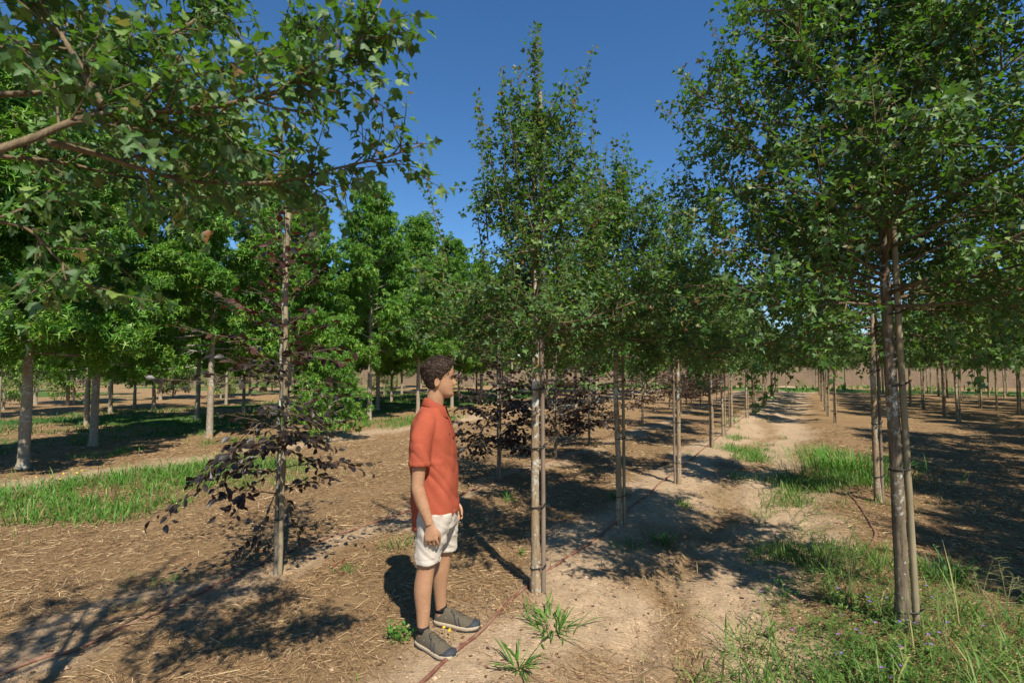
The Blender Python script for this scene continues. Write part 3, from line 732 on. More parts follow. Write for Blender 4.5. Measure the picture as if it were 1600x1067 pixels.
def gum(seed, H=7.2, z0=2.1, Rr=1.55, r0=.11, nprim=46, leaf=.125, low=None, dens=1.0):
    T = Tree(seed); rng = T.rng
    zs = np.concatenate([[-.12, 0, .1], np.linspace(.3, H, 16)])
    wob = rng.normal(0, .02, (len(zs), 2))*np.clip(zs/H, 0, 1)[:, None]*2
    tp = np.concatenate([wob, zs[:, None]], 1)
    rad = r0*(1-.92*np.clip(zs, 0, H)/H)*np.where(zs < .06, 1.3, 1)
    T.wood.append((tp, rad, 0)); az = rng.uniform(0, 6.28)
    for i in range(nprim):
        f = (i+.2)/nprim; z = z0+(H-.25-z0)*f; az += 2.4+rng.normal(0, .25)
        prof = np.interp(f, [0, .12, .3, .6, .85, 1], [.78, 1.0, .95, .68, .36, .14])
        el = R(-4+54*f+rng.normal(0, 7)); L = Rr*prof*rng.uniform(.82, 1.15)
        d = np.array([math.cos(az)*math.cos(el), math.sin(az)*math.cos(el), math.sin(el)])
        pts = T.path((0, 0, z), d, L, 6, .35, .15)
        T.wood.append((pts, np.linspace(r0*.28*(1-.6*f), .006, 7), 1))
        nsec = max(3, int(L/.12*dens))
        for j in range(nsec):
            fs = .22+.77*(j+rng.uniform(0, 1))/nsec; p, t = T.at(pts, min(fs, .99))
            d2 = T.side_dir(t, rng.uniform(.5, 1.0), rng.uniform(0, 6.28)); d2[2] += .2
            q = T.path(p, d2, rng.uniform(.25, .55)*(1-.4*fs), 4, .3, .2)
            T.wood.append((q, np.linspace(.007, .003, 5), 2)); T.leaves(q, .085, leaf, .35, .25, 0, 5)
            for k in range(2):
                p3, t3 = T.at(q, rng.uniform(.2, .9)); q3 = T.path(p3, T.side_dir(t3, .8, rng.uniform(0, 6.28)), rng.uniform(.12, .28), 3, .3, .2)
                T.wood.append((q3, np.linspace(.004, .002, 4), 3)); T.leaves(q3, .10, leaf, .35, .3, 0, 4)
        T.leaves(pts[4:], .12, leaf, 0, .2, 0, 4)
    T.leaves(np.array([[0, 0, H-.4], [0, 0, H+.1]]), .05, leaf*.8, 0, .3, 0, 6)
    T.finish(.5, 1.0, .9, .35)
    return T
def small_tree(seed, H=3.2, z0=1.1, Rr=1.1, r0=.05, nprim=26, leaf=.08):
    T = gum(seed, H, z0, Rr, r0, nprim, leaf); return T
def bush(seed, H=2.2, Rr=.8, leaf=.12):
    return gum(seed, H, .25, Rr, .05, 30, leaf)

def beech(seed, H=3.0, leaf=.085, n=30, lo=.45, hi=2.7, Rl=.75, r0=.02, up=.12, dens=1.0, long_=None):
    T = Tree(seed); rng = T.rng
    zs = np.concatenate([[-.1], np.linspace(0, H, 18)])
    tp = np.concatenate([rng.normal(0, .006, (19, 2)), zs[:, None]], 1); T.wood.append((tp, r0*(1-.8*np.clip(zs, 0, H)/H), 0))
    az = rng.uniform(0, 6.28)
    for i in range(n):
        f = (i+rng.uniform(.1, .9))/n; z = lo+(hi-lo)*f**1.5; az += 2.4+rng.normal(0, .4); el = R(12+34*f)
        L = Rl*np.interp(f, [0, .25, .5, 1], [.75, 1.05, .95, .45])*rng.uniform(.6, 1.15)
        T.bough((0, 0, z), np.array([math.cos(az)*math.cos(el), math.sin(az)*math.cos(el), math.sin(el)]), L, leaf, dens*np.interp(z, [0, 1.1, 1.7, 2.7], [1, 1.1, .8, .6]), -.25 if z < 1.4 else .1, .04 if z < 1.5 else .5)
    T.finish(.25, .25, .8, .55)
    return T
def _bough(s, p, d, L, leaf, dens, up, young):
    rng = s.rng; pts = s.path(p, d, L, 6, up, .22); s.wood.append((pts, np.linspace(.0055 if up < 0 else .004, .0015, 7), 2))
    s.alt(pts, .055/max(dens, .5), leaf, .3, young)
    for k in range(int(L/.11*dens)):
        q, t = s.at(pts, rng.uniform(.2, .95)); sd = norm(np.cross(t, (0, 0, 1.)))*(1 if k % 2 else -1)
        q3 = s.path(q, t*.75+sd*.75+rng.normal(0, .15, 3), rng.uniform(.12, .32), 3, up*.5, .15)
        s.wood.append((q3, np.linspace(.0028, .0012, 4), 3)); s.alt(q3, .05, leaf, .2, young)
Tree.bough = _bough
def _alt(s, pts, step, size, f0, young):
    L = np.linalg.norm(np.diff(pts, axis=0), axis=1).sum(); n = max(2, int(L*(1-f0)/step)); rng = s.rng
    for k in range(n+1):
        f = f0+(1-f0)*k/n; p, t = s.at(pts, min(f, .999)); sd = norm(np.cross(t, (0, 0, 1.)))*(1 if k % 2 else -1)
        s.lp.append(p); s.lt.append(norm(sd*.8+t*.8+np.array([0, 0, rng.normal(0, .25)]))); s.ls.append(size*rng.uniform(.6, 1.12)*(1-.25*f)); s.ly.append(rng.uniform() < young)
Tree.alt = _alt

def crown_mesh(T, name, tmpl, mats, mask=None):
    k = np.ones(len(T.pos), bool) if mask is None else mask
    return leaf_mesh(name, tmpl, T.pos[k], T.y[k], T.n[k], T.size[k], mats, T.young[k].astype(int), T.fx[k], T.fz[k])
def stake_part(parent, h, r, off, mat, tie_z, tr, lean=(0, 0), seed=0, top_r=None):
    """bamboo or wooden pole tied to the trunk by black bands"""
    rng = np.random.default_rng(seed); zs = np.linspace(-.1, h, 40)
    ring = 1+.06*np.exp(-((zs[:, None]-np.arange(.22, h, .31)[None])/.018)**2).sum(1)
    pts = np.stack([off[0]+lean[0]*zs, off[1]+lean[1]*zs, zs], 1); pts[:, :2] += np.interp(zs, np.linspace(0, h, 6), rng.normal(0, .004, 6))[:, None]
    V, F = tube(pts, r*ring*(1-.12*zs/h), 10); g = Geo(); g.add(V, F)
    st = obj('stake', g.mesh('stake', [mat]), parent)
    for z in tie_z:
        cx = off[0]+lean[0]*z; cy = off[1]+lean[1]*z; L = math.hypot(cx, cy); ux, uy = cx/L, cy/L
        th = np.linspace(0, 2*math.pi, 25)
        a = np.cos(th); b = np.sin(th); rr = np.where(a > 0, r*1.12, tr*1.10)
        loc = np.stack([np.where(a > 0, L+a*rr, a*rr), b*rr], 1)
        p = np.stack([loc[:, 0]*ux-loc[:, 1]*uy, loc[:, 0]*uy+loc[:, 1]*ux, z+.006*np.sin(th*1)+.012*a], 1)
        g = Geo(); V, F = tube(p, .005, 5, False); g.add(V, F)
        k = np.array([[L*ux-uy*r*1.15, L*uy-ux*0-r*1.15*abs(ux), z+.01], [L*ux-uy*r*1.5+.01, L*uy-r*1.9, z+.03]])
        V, F = tube(k, .004, 4); g.add(V, F)
        obj('tie', g.mesh('tie', [M['tie']]), st)
    return st
def hero_leaves(T, crown, loc, tmpl, mats, count=300, minpx=0):
    """the leaves that show largest become objects of their own; returns the mask of the rest"""
    w = T.pos+np.array(loc); px, py, dep = proj(w)
    vis = (px > -15) & (px < 1615) & (py > -15) & (py < 1082) & (dep > .3)
    score = np.where(vis, T.size*800/dep, 0)
    idx = np.argsort(-score)[:count]; idx = idx[score[idx] > minpx]
    meshes = [mesh_arr('leaf', tmpl[0], tmpl[1], [m]) for m in mats]
    Rm = frames(T.y, T.n)*np.stack([T.fx, np.ones_like(T.fx), T.fz], 1)[:, None, :]
    for i in idx:
        o = bpy.data.objects.new('leaf', meshes[int(T.young[i])]); COL.objects.link(o); o.parent = crown
        m = Matrix([[*(Rm[i][r]*T.size[i]), T.pos[i][r]] for r in range(3)]+[[0, 0, 0, 1]])
        o.matrix_basis = m
    k = np.ones(len(T.pos), bool); k[idx] = False
    return k
def tree_obj(name, T, loc, tmpl, lmats, bmats, label, group=None, heroes=0, cat='tree'):
    root = empty(name, loc); tag(root, label, cat, group)
    shared = getattr(T, 'built', None)
    obj('trunk', shared[0] if shared else T.woodmesh('trunk', bmats), root)
    cr = obj('crown', None, root) if False else bpy.data.objects.new('crown', bpy.data.meshes.new('crown'))
    if cr.name not in COL.objects: COL.objects.link(cr)
    cr.parent = root
    k = hero_leaves(T, cr, loc, tmpl, lmats, heroes) if heroes else None
    cr.data = shared[1] if shared else crown_mesh(T, 'crown', tmpl, lmats, k)
    T.built = (root.children[0].data if root.children[0].name.startswith('trunk') else root.children[1].data, cr.data)
    if heroes: cr['kind'] = 'stuff'
    return root
def copy_tree(root, loc, rz, s, label):
    r = root.copy(); COL.objects.link(r); r.location = loc; r.rotation_euler = (0, 0, rz); r.scale = (s, s, s); r['label'] = label
    for ch in root.children:
        c = ch.copy(); COL.objects.link(c); c.parent = r
        for g in ch.children:
            d = g.copy(); COL.objects.link(d); d.parent = c
    return r
ORD = ['first', 'second', 'third', 'fourth', 'fifth', 'sixth', 'seventh', 'eighth', 'ninth', 'tenth', 'eleventh', 'twelfth', 'thirteenth', 'fourteenth', 'fifteenth', 'sixteenth', 'seventeenth', 'eighteenth', 'nineteenth', 'twentieth', 'twenty-first', 'twenty-second', 'twenty-third', 'twenty-fourth']
ML = [M['maple'], M['maple_young']]; GL = [M['gum'], M['gum_young']]; BL = [M['beech'], M['beech_young']]
def at(px, py):
    x, y = pix(px, py); return (x, y, height1(x, y))
def uvp(u, v):
    x, y = P(u, v); return (x, y, height1(x, y))

# ---- central staked maple
loc = at(837, 934)
T = maple(101, 4.28, 1.88, .84, 56, low=1.9, r0=.034, leaf=.043, ptop=3.4, el1=86, prof_=(.95, 1.08, .80, .46, .24), thin=.85, whips=18, whiplen=(.35, .8), bend=.012, dens=1.1, wedge=lambda d, z: not (d[0] < -.15 and d[1] < .1 and z < 2.45))
for (px, py, dd, zb, rb) in [(733, 128, 0, 2.6, .45), (778, 122, .1, 2.75, .26), (846, 38, 0, 3.2, .02), (905, 96, -.05, 2.75, .2), (944, 150, .1, 2.7, .35), (646, 225, .15, 2.45, .62), (800, 200, -.2, 2.7, .15), (965, 225, .2, 2.6, .45), (870, 190, .2, 2.8, .12), (825, 95, .05, 3.0, .07)]:
    yy = loc[1]+dd; z = CAM_Z+(575.4-py)/800*yy; x = (px-800)/800*yy-loc[0]
    p0 = np.array([x*.72, dd*.7, zb]); p1 = np.array([x, dd, z-loc[2]])
    T.whip(p0, p1-p0+np.array([-x*.1, 0, 0]), np.linalg.norm(p1-p0), .040)
T.finish(.45, .40, 1.0, .7)
r = tree_obj('maple_tree', T, loc, L_MAPLE, ML, [M['bark_maple'], M['branch']], 'slender staked maple with tall whip shoots standing right beside the man', 'staked maples', 300)
stake_part(r, 3.75, .0170, (.057, -.012), M['stake_grey'], [.18, .62, 1.05, 1.48, 1.9], .034, (-.004, 0), 1)

# ---- big maple on the right
loc = at(1413, 1003)
T = maple(131, 5.0, 1.98, 1.3, 62, .040, .048, el0=2, el1=62, low=1.6, limb=.75, whips=24, whiplen=(.4, .9), bend=.02, dens=1.05, lean=(-.012, 0))
for (px, py, dd, zb, rb) in [(1078, 125, .1, 2.6, .9), (1125, 60, .0, 2.8, .75), (1100, 128, .3, 2.6, .8), (1165, 5, .1, 2.9, .6), (1088, 235, .1, 2.2, .9), (1105, 300, -.2, 2.0, .9)]:
    yy = loc[1]+dd; z = CAM_Z+(575.4-py)/800*yy; x = (px-800)/800*yy-loc[0]
    p0 = np.array([x*.62, dd*.7, zb]); p1 = np.array([x, dd, z-loc[2]])
    T.whip(p0, p1-p0+np.array([x*.3, 0, 0]), np.linalg.norm(p1-p0), .042)
T.finish(.45, .40, 1.0, .7)
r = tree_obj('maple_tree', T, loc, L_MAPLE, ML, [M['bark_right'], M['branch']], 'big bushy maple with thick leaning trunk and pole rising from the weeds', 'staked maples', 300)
stake_part(r, 2.9, .020, (.062, -.026), M['stake_tan'], [.12, .98, 1.5, 1.95], .040, (-.020, 0), 2)

# ---- foreground maple reaching in from the upper left
loc = uvp(-.1, -1.92)
T = maple(171, 4.2, 2.35, .85, 12, .06, .042, whips=6, bend=.03, dens=.7)
def bough3(T, pxs, r0, leaf, nsub):
    pts = []
    for (px, py, d) in pxs:
        x = (px-800)/800*d; z = CAM_Z+(575.4-py)/800*d; pts.append((x-loc[0], d-loc[1], z-loc[2]))
    q = smooth_path(pts, 16); T.wood.append((q, np.linspace(r0, r0*.22, 16), 1)); rng = T.rng
    for k in range(nsub):
        f = rng.uniform(.12, .97); p, t = T.at(q, f); d = T.side_dir(t, rng.uniform(.5, 1.1), rng.uniform(0, 6.28))
        s2 = T.path(p, d, rng.uniform(.08, .24)*(1.15-.85*f), 4, .15, .25); T.wood.append((s2, np.linspace(.004, .0016, 5), 2)); T.leaves(s2, .04, leaf, .2, .08)
        for m in range(2):
            p3, t3 = T.at(s2, rng.uniform(.2, .9)); s3 = T.path(p3, T.side_dir(t3, .8, rng.uniform(0, 6.28)), rng.uniform(.08, .2), 3, .1, .2)
            T.wood.append((s3, np.linspace(.0024, .0012, 4), 3)); T.leaves(s3, .036, leaf, .2, .08)
    T.leaves(q[9:], .06, leaf, 0, .05)
bough3(T, [(-250, 300, 1.05), (0, 222, 1.2), (75, 190, 1.3), (150, 165, 1.36), (250, 166, 1.4), (350, 152, 1.4), (425, 132, 1.42), (455, 108, 1.42), (520, 88, 1.42), (560, 45, 1.45), (588, -20, 1.5)], .0115, .039, 48)
bough3(T, [(150, 165, 1.36), (105, 90, 1.35), (55, 10, 1.35), (20, -60, 1.3)], .012, .039, 20)
bough3(T, [(60, 215, 1.3), (140, 235, 1.42), (230, 265, 1.5), (300, 280, 1.55), (380, 282, 1.6), (450, 277, 1.62), (530, 255, 1.62), (600, 240, 1.62), (662, 216, 1.6)], .009, .039, 26)
bough3(T, [(150, 170, 1.36), (215, 172, 1.5), (300, 205, 1.65), (380, 225, 1.8), (450, 232, 1.9)], .009, .039, 28)
bough3(T, [(-120, 60, 1.3), (80, 60, 1.6), (200, 55, 1.75), (285, 15, 1.9), (330, -40, 2.0)], .013, .039, 40)
bough3(T, [(-150, 330, 1.3), (20, 350, 1.45), (80, 400, 1.5), (130, 445, 1.55), (165, 470, 1.6)], .006, .039, 9)
bough3(T, [(-150, 230, 1.6), (60, 245, 1.8), (180, 270, 1.95), (300, 285, 2.05), (400, 290, 2.1)], .009, .039, 30)
bough3(T, [(-100, 140, 1.8), (120, 130, 2.0), (280, 110, 2.1), (420, 60, 2.2), (500, 20, 2.25)], .012, .039, 44)
T.finish(.55, .55, 1.0, .85)
r = tree_obj('maple_tree', T, loc, L_MAPLE_FINE, ML, [M['bark_maple'], M['branch']], 'close maple whose leafy branches hang into view from the upper left', 'staked maples', 300)

# ---- maple prototypes for the rows
protos = []
for k, (sd, H, Rr, wh) in enumerate([(201, 4.1, .95, 16), (202, 4.3, 1.02, 17), (203, 4.0, .95, 16)]):
    T = maple(sd, H, 1.93, Rr, 36, ptop=H-.7, r0=.033, leaf=.054, el1=76, prof_=(.9, 1.06, .92, .62, .36), thin=.35, whips=wh, whiplen=(.35, .75), bend=.03, dens=1.08)
    protos.append(T)
maple_protos = []
def maple_place(k, u, v, rz, s, label, name='maple_tree', staked=True):
    l = uvp(u, v)
    while len(maple_protos) <= 7: maple_protos.append(None)
    key = k*2+(1 if staked else 0)
    if maple_protos[key] is None:
        r = tree_obj(name, protos[k], l, L_MAPLE, ML, [M['bark_maple'], M['branch']], label, 'staked maples')
        if staked: stake_part(r, 2.3, .017, (.056, -.01), M['stake_grey' if k % 2 else 'stake_tan'], [.3, .9, 1.5, 2.0], .033, (0, 0), k)
        r.rotation_euler = (0, 0, rz); r.scale = (s, s, s); maple_protos[key] = r
        return r
    return copy_tree(maple_protos[key], l, rz, s, label)
rngp = np.random.default_rng(77)
row_a = [5.30, 7.65, 11.3, 13.2, 15.4, 18.5, 20.6, 22.8, 25, 27.2, 29.5, 31.6, 34, 36.4, 39]
for i, u in enumerate(row_a):
    maple_place(i % 3, u, -1.78+rngp.normal(0, .05), (.3, 2.4, 1.0, 4)[i % 4]+i*.7, rngp.uniform(.92, 1.06), f'staked maple, {ORD[i+1]} along the middle row counting from the man')
row_b = [7.75, 18.4, 20.6, 22.7, 25, 27.2, 29.4, 31.6, 34, 36.2, 38.5]
for i, u in enumerate(row_b):
    maple_place((i+1) % 3, u, .62+rngp.normal(0, .05), rngp.uniform(0, 6.28), rngp.uniform(.95, 1.1), f'staked maple, {ORD[i+1]} in the row right of the sandy lane')
# rows on the far right whose crowns keep that side in shade
k = 0
for v, us in ((4.3, [3.4, 5.2, 7.2, 9.2, 11.2, 13.2, 15.0, 21, 23.2, 25.2, 27.4, 29.6, 31.8, 34, 36.5, 39, 41.5, 44]), (6.7, [8, 10.2, 12.4, 14.5, 16.5, 18.6, 20.6, 22.8, 25, 27.2, 29.6, 32, 34.4, 37, 39.5, 42]), (9.3, [17, 19.2, 21.4, 23.6, 26, 28.4, 30.8, 33.2, 35.6, 38.2, 41, 43.5]), (12, [22.5, 25, 27.5, 30, 32.5, 35, 38, 41]), (15, [26, 29, 32, 35, 38, 41]), (18, [30, 33.5, 37, 40.5]), (21.5, [34, 37, 40])):
    for i, u in enumerate(us):
        rown = {2.75: 'odd spot', 4.3: 'shaded row', 6.7: 'second shaded row', 9.3: 'third shaded row', 12: 'fourth shaded row', 15: 'fifth shaded row', 18: 'sixth shaded row', 21.5: 'seventh shaded row'}[v]
        lab = f'dark leafy maple, {ORD[i]} in the {rown} on the right' if v != 2.75 else 'maple outside the picture shading the big trunk foot'
        maple_place((k*2+1) % 3, u+rngp.normal(0, .15), v+rngp.normal(0, .12), rngp.uniform(0, 6.28), rngp.uniform(1.05, 1.25), lab, staked=bool(k % 3))
        k += 1

for i in range(17):
    maple_place(i % 3, 46+rngp.normal(0, .5), -6+2.1*i+rngp.normal(0, .3), rngp.uniform(0, 6.28), rngp.uniform(.9, 1.2), f'distant maple in front of the earth bank, {ORD[i]} from the left', staked=False)
# ---- purple beeches
loc = at(432, 902)
T = beech(303, 3.05, .09, 24, .62, 2.9, .55, .021, dens=1.0)
def bpix(px, py, d): return np.array([(px-800)/800*d-loc[0], d-loc[1], CAM_Z+(575.4-py)/800*d-loc[2]])
for (z, px, py, d, dens) in [(1.02, 245, 772, 3.75, 1.0), (1.2, 300, 745, 3.7, 1.3), (1.05, 335, 770, 3.6, 1.2), (1.45, 255, 645, 4.2, .5), (1.9, 268, 530, 4.1, .35), (1.15, 520, 700, 4.0, 1.3), (1.0, 500, 735, 4.2, 1.2), (1.3, 535, 665, 4.0, .6), (.75, 480, 840, 4.2, .7), (.85, 370, 790, 3.9, 1.1), (.7, 395, 850, 4.2, .8), (1.3, 340, 700, 3.8, 1.2), (1.4, 470, 640, 3.8, 1.1), (1.35, 390, 630, 3.9, 1.1), (1.2, 480, 720, 3.7, 1.2), (1.1, 400, 720, 3.6, 1.2), (1.75, 550, 545, 4.1, .35), (1.9, 360, 470, 4.0, .5), (2.2, 480, 420, 4.2, .5), (2.4, 405, 370, 4.1, .5), (2.5, 470, 330, 4.1, .4), (2.9, 560, 270, 4.1, .3), (1.6, 500, 520, 4.0, .6), (1.7, 380, 560, 4.2, .6), (1.55, 330, 590, 3.9, .5), (2.0, 490, 480, 4.2, .6), (2.1, 400, 430, 4.0, .5), (2.3, 455, 380, 4.0, .6), (1.8, 520, 580, 4.3, .5), (2.6, 420, 320, 4.2, .5), (1.5, 445, 560, 3.8, .7), (2.0, 330, 440, 4.2, .4)]:
    e = bpix(px, py, d); p0 = np.array([0, 0, z]); L = np.linalg.norm(e-p0)
    dirv = norm(e-p0)+np.array([0, 0, .28 if z < 1.5 else 0]); T.bough(p0, dirv, L*.98, .088, dens*1.05 if z < 1.5 else dens*1.9, -.5 if z < 1.5 else .0, .03 if z < 1.6 else .55)
T.finish(.25, .3, .8, .55)
r = tree_obj('beech_tree', T, loc, L_BEECH, BL, [M['bark_far'], M['branch']], 'young purple-leaved beech tied to a tall stake in the foreground', 'purple beeches', 300)
stake_part(r, 2.95, .020, (.036, -.014), M['stake_tan'], [.45, 1.15, 1.9, 2.5], .021, (0, 0), 4)
bp = [beech(311, 2.8, .105, 52, .4, 2.6, .78, .02, dens=1.7), beech(312, 2.6, .10, 50, .4, 2.4, .72, .018, dens=1.6), beech(313, 2.5, .09, 52, .5, 2.4, .62, .018, dens=1.6)]
bproto = [None]*3
row_c = [(778, 752), (867, 718), (922, 696), (1003, 664), (1046, 642), (1072, 632), (1098, 622)]
for i, (px, py) in enumerate(row_c):
    k = i % 2 if i < 3 else 2
    l = at(px, py); lab = f'staked purple beech, {ORD[i+1]} along the beech row counting from the foreground one'
    if bproto[k] is None:
        r = tree_obj('beech_tree', bp[k], l, L_BEECH, BL if k < 2 else [M['beech_bronze'], M['beech_young']], [M['bark_far'], M['branch']], lab, 'purple beeches')
        stake_part(r, 2.6, .017, (.034, -.01), M['stake_grey'], [.5, 1.2, 1.9], .02, (0, 0), k+7); bproto[k] = r
    else: copy_tree(bproto[k], l, 1.3*i, 1.0, lab)
for i, u in enumerate([19, 21, 23, 25.2, 27.4]):
    copy_tree(bproto[2], uvp(u, -4.0), i*1.1, .95, f'bronze-leaved beech, {ORD[i]} of the distant end of the beech row')

# ---- sweetgums on the left
gp = [gum(401, 7.2, 1.95, 1.95, .088, 56, .142, dens=1.2), gum(402, 7.6, 1.95, 1.85, .080, 56, .142, dens=1.2)]
gproto = [None]*3
def gum_place(k, l, rz, s, label, group='sweetgum trees'):
    if gproto[k] is None:
        r = tree_obj('sweetgum_tree', gp[k], l, L_GUM, GL, [M['bark_gum'], M['bark_far']], label, group); r.rotation_euler = (0, 0, rz); r.scale = (s,)*3; gproto[k] = r; return r
    return copy_tree(gproto[k], l, rz, s, label)
gum_spots = [((36, 731), .95, 'tall sweetgum with a thick pale trunk near the left edge'),
             ((146, 697), .93, 'sweetgum with a slim grey trunk, second from the left edge'),
             ((327, 684), 1.0, 'sweetgum with a stout pale trunk behind the purple beech'),
             ((308, 655), .9, 'sweetgum with a thin dark trunk just left of the stout pale one'),
             ((577, 656), 1.02, 'bright green sweetgum left of the man, pale trunk clear below'),
             ((447, 668), 1.0, 'sweetgum standing behind the tall stake of the purple beech'),
             ((653, 646), .97, 'sweetgum with a thin trunk just left of the man\'s head'),
             ((590, 640), .95, 'sweetgum partly hidden behind the bright green one'),
             ((706, 637), .95, 'sweetgum behind the man\'s face'),
             ((752, 630), .95, 'sweetgum between the man and the central maple trunk'),
             ((800, 624), .95, 'sweetgum behind the left side of the central maple'),
             ((855, 618), .95, 'sweetgum behind the trunk of the central maple'),
             ((905, 613), .95, 'sweetgum behind the second maple of the middle row'),
             ((-120, 760), 1.0, 'sweetgum outside the left edge whose crown hangs into view')]
for i, ((px, py), s, lab) in enumerate(gum_spots):
    gum_place((i+1) % 2 if i else 0, at(px, py), i*1.9+.4, s, lab)
bm = bush(451, 2.0, .70, .11)
tree_obj('sweetgum_bush', bm, at(514, 688), L_GUM, GL, [M['bark_far'], M['bark_far']], 'bushy young sweetgum leafing right down to the ground', cat='bush')
# further rows on the left
rngl = np.random.default_rng(5); k = 0
for (v, us, nm) in ((-18.0, [7, 11.2, 13.4, 17.5, 19.5, 22, 24.5, 27, 30], 'second sweetgum row'), (-23, [6.5, 9, 14, 18.5, 21, 25, 28.5, 32], 'third sweetgum row'), (-29, [10, 14, 18, 22, 26.5, 31, 35], 'fourth sweetgum row'), (-8.5, [20, 23, 26.5, 30, 34], 'short sweetgum row beyond the beeches')):
    for i, u in enumerate(us):
        gum_place(k % 2, uvp(u+rngl.normal(0, .2), v+rngl.normal(0, .25)), rngl.uniform(0, 6.28), rngl.uniform(.78, .92), f'sweetgum, {ORD[i]} from the left in the {nm}')
        k += 1
sp = [small_tree(471, 2.75, 1.0, 1.3, .075, 26, .115), small_tree(472, 2.2, .3, 1.0, .05, 24, .105)]
sproto = [None]*2
spots = [(210, 636), (5, 640), (55, 632), (115, 633), (170, 618), (270, 622), (240, 640), (345, 622), (390, 618), (60, 612), (130, 606), (185, 600), (300, 606), (425, 612), (620, 606), (600, 618), (235, 600), (20, 606), (740, 604), (690, 608), (330, 600), (460, 604), (500, 612), (540, 608)]
spots += [(40, 598), (90, 601), (150, 597), (210, 602), (265, 598), (320, 596), (375, 600), (430, 597), (480, 596), (535, 598), (590, 597), (645, 600), (700, 597), (760, 599), (-20, 603), (110, 594), (240, 594), (400, 593), (560, 593), (820, 598)]
for i, (px, py) in enumerate(spots):
    k = i % 2; lab = f'small light green broadleaf tree, {ORD[i]} of those scattered beyond the sweetgums' if i < 24 else f'tiny distant round tree, {ORD[i-24]} of the thin line at the field edge'
    l = at(px, py)
    if sproto[k] is None:
        sproto[k] = tree_obj('broadleaf_tree', sp[k], l, L_SHRUB, [M['shrub'], M['gum_young']], [M['bark_gum'], M['bark_far']], lab, 'small trees beyond the sweetgums')
    else: copy_tree(sproto[k], l, i*1.3, rngl.uniform(.85, 1.15), lab)

# ---------------------------------------------------------------- irrigation hoses
def hose(pts, r, label, wob, seed, dips=()):
    rng = np.random.default_rng(seed); q = smooth_path(np.array([[x, y, 0] for x, y in pts]), 130)
    n = len(q); tt = norm(np.gradient(q, axis=0)); nn = np.stack([-tt[:, 1], tt[:, 0], 0*tt[:, 0]], 1)
    q = q+nn*(np.interp(np.linspace(0, 1, n), np.linspace(0, 1, 24), rng.normal(0, wob, 24)))[:, None]
    q[:, 2] = gz(q[:, 0], q[:, 1])+r*.9
    q[:, 2] = np.convolve(np.pad(q[:, 2], 2, 'edge'), np.ones(5)/5, 'valid')
    g = Geo(); V, F = tube(q, r, 8); g.add(V, F)
    o = obj('irrigation_hose', g.mesh('irrigation_hose', [M['hose']])); tag(o, label, 'hose', 'drip irrigation hoses'); return o
hose([pix(640, 1095), pix(745, 995), pix(826, 927), pix(880, 885), pix(942, 843), pix(985, 800), pix(1018, 775), pix(1040, 752), pix(1110, 697), pix(1180, 640)], .0108, 'reddish brown hose running past the man\'s shoes to the middle row of maples', .008, 1)
hose([pix(-60, 1085), pix(60, 1040), pix(200, 985), pix(330, 925), pix(425, 877), pix(545, 832), pix(640, 803), pix(740, 768), pix(830, 733), pix(925, 692), pix(1003, 662)], .0108, 'dark brown hose crossing the dappled shade past the foreground beech', .01, 2)
hose([pix(1325, 775), pix(1346, 800), pix(1366, 842), pix(1352, 872), pix(1332, 905), pix(1322, 940)], .011, 'short length of brown hose surfacing among the weeds by the lane', .004, 3)

def twig(pts, r, label):
    q = smooth_path(np.array([[*pix(a, b), 0] for a, b in pts]), 14); q[:, 2] = gz(q[:, 0], q[:, 1])+r*1.5
    g = Geo(); V, F = tube(q, np.linspace(r, r*.4, 14), 5); g.add(V, F)
    o = obj('twig', g.mesh('twig', [M['branch']])); tag(o, label, 'twig', 'dry twigs on the soil')
twig([(985, 1052), (1015, 1038), (1050, 1035), (1080, 1030)], .004, 'crooked dry twig on bare sand at the bottom edge')
twig([(735, 978), (760, 950), (775, 930), (785, 912)], .003, 'thin dark stem lying between the man\'s far shoe and the hose')
twig([(1300, 560+300), (1180, 800), (1150, 775)], .003, 'long thin stalk lying across the sandy lane')

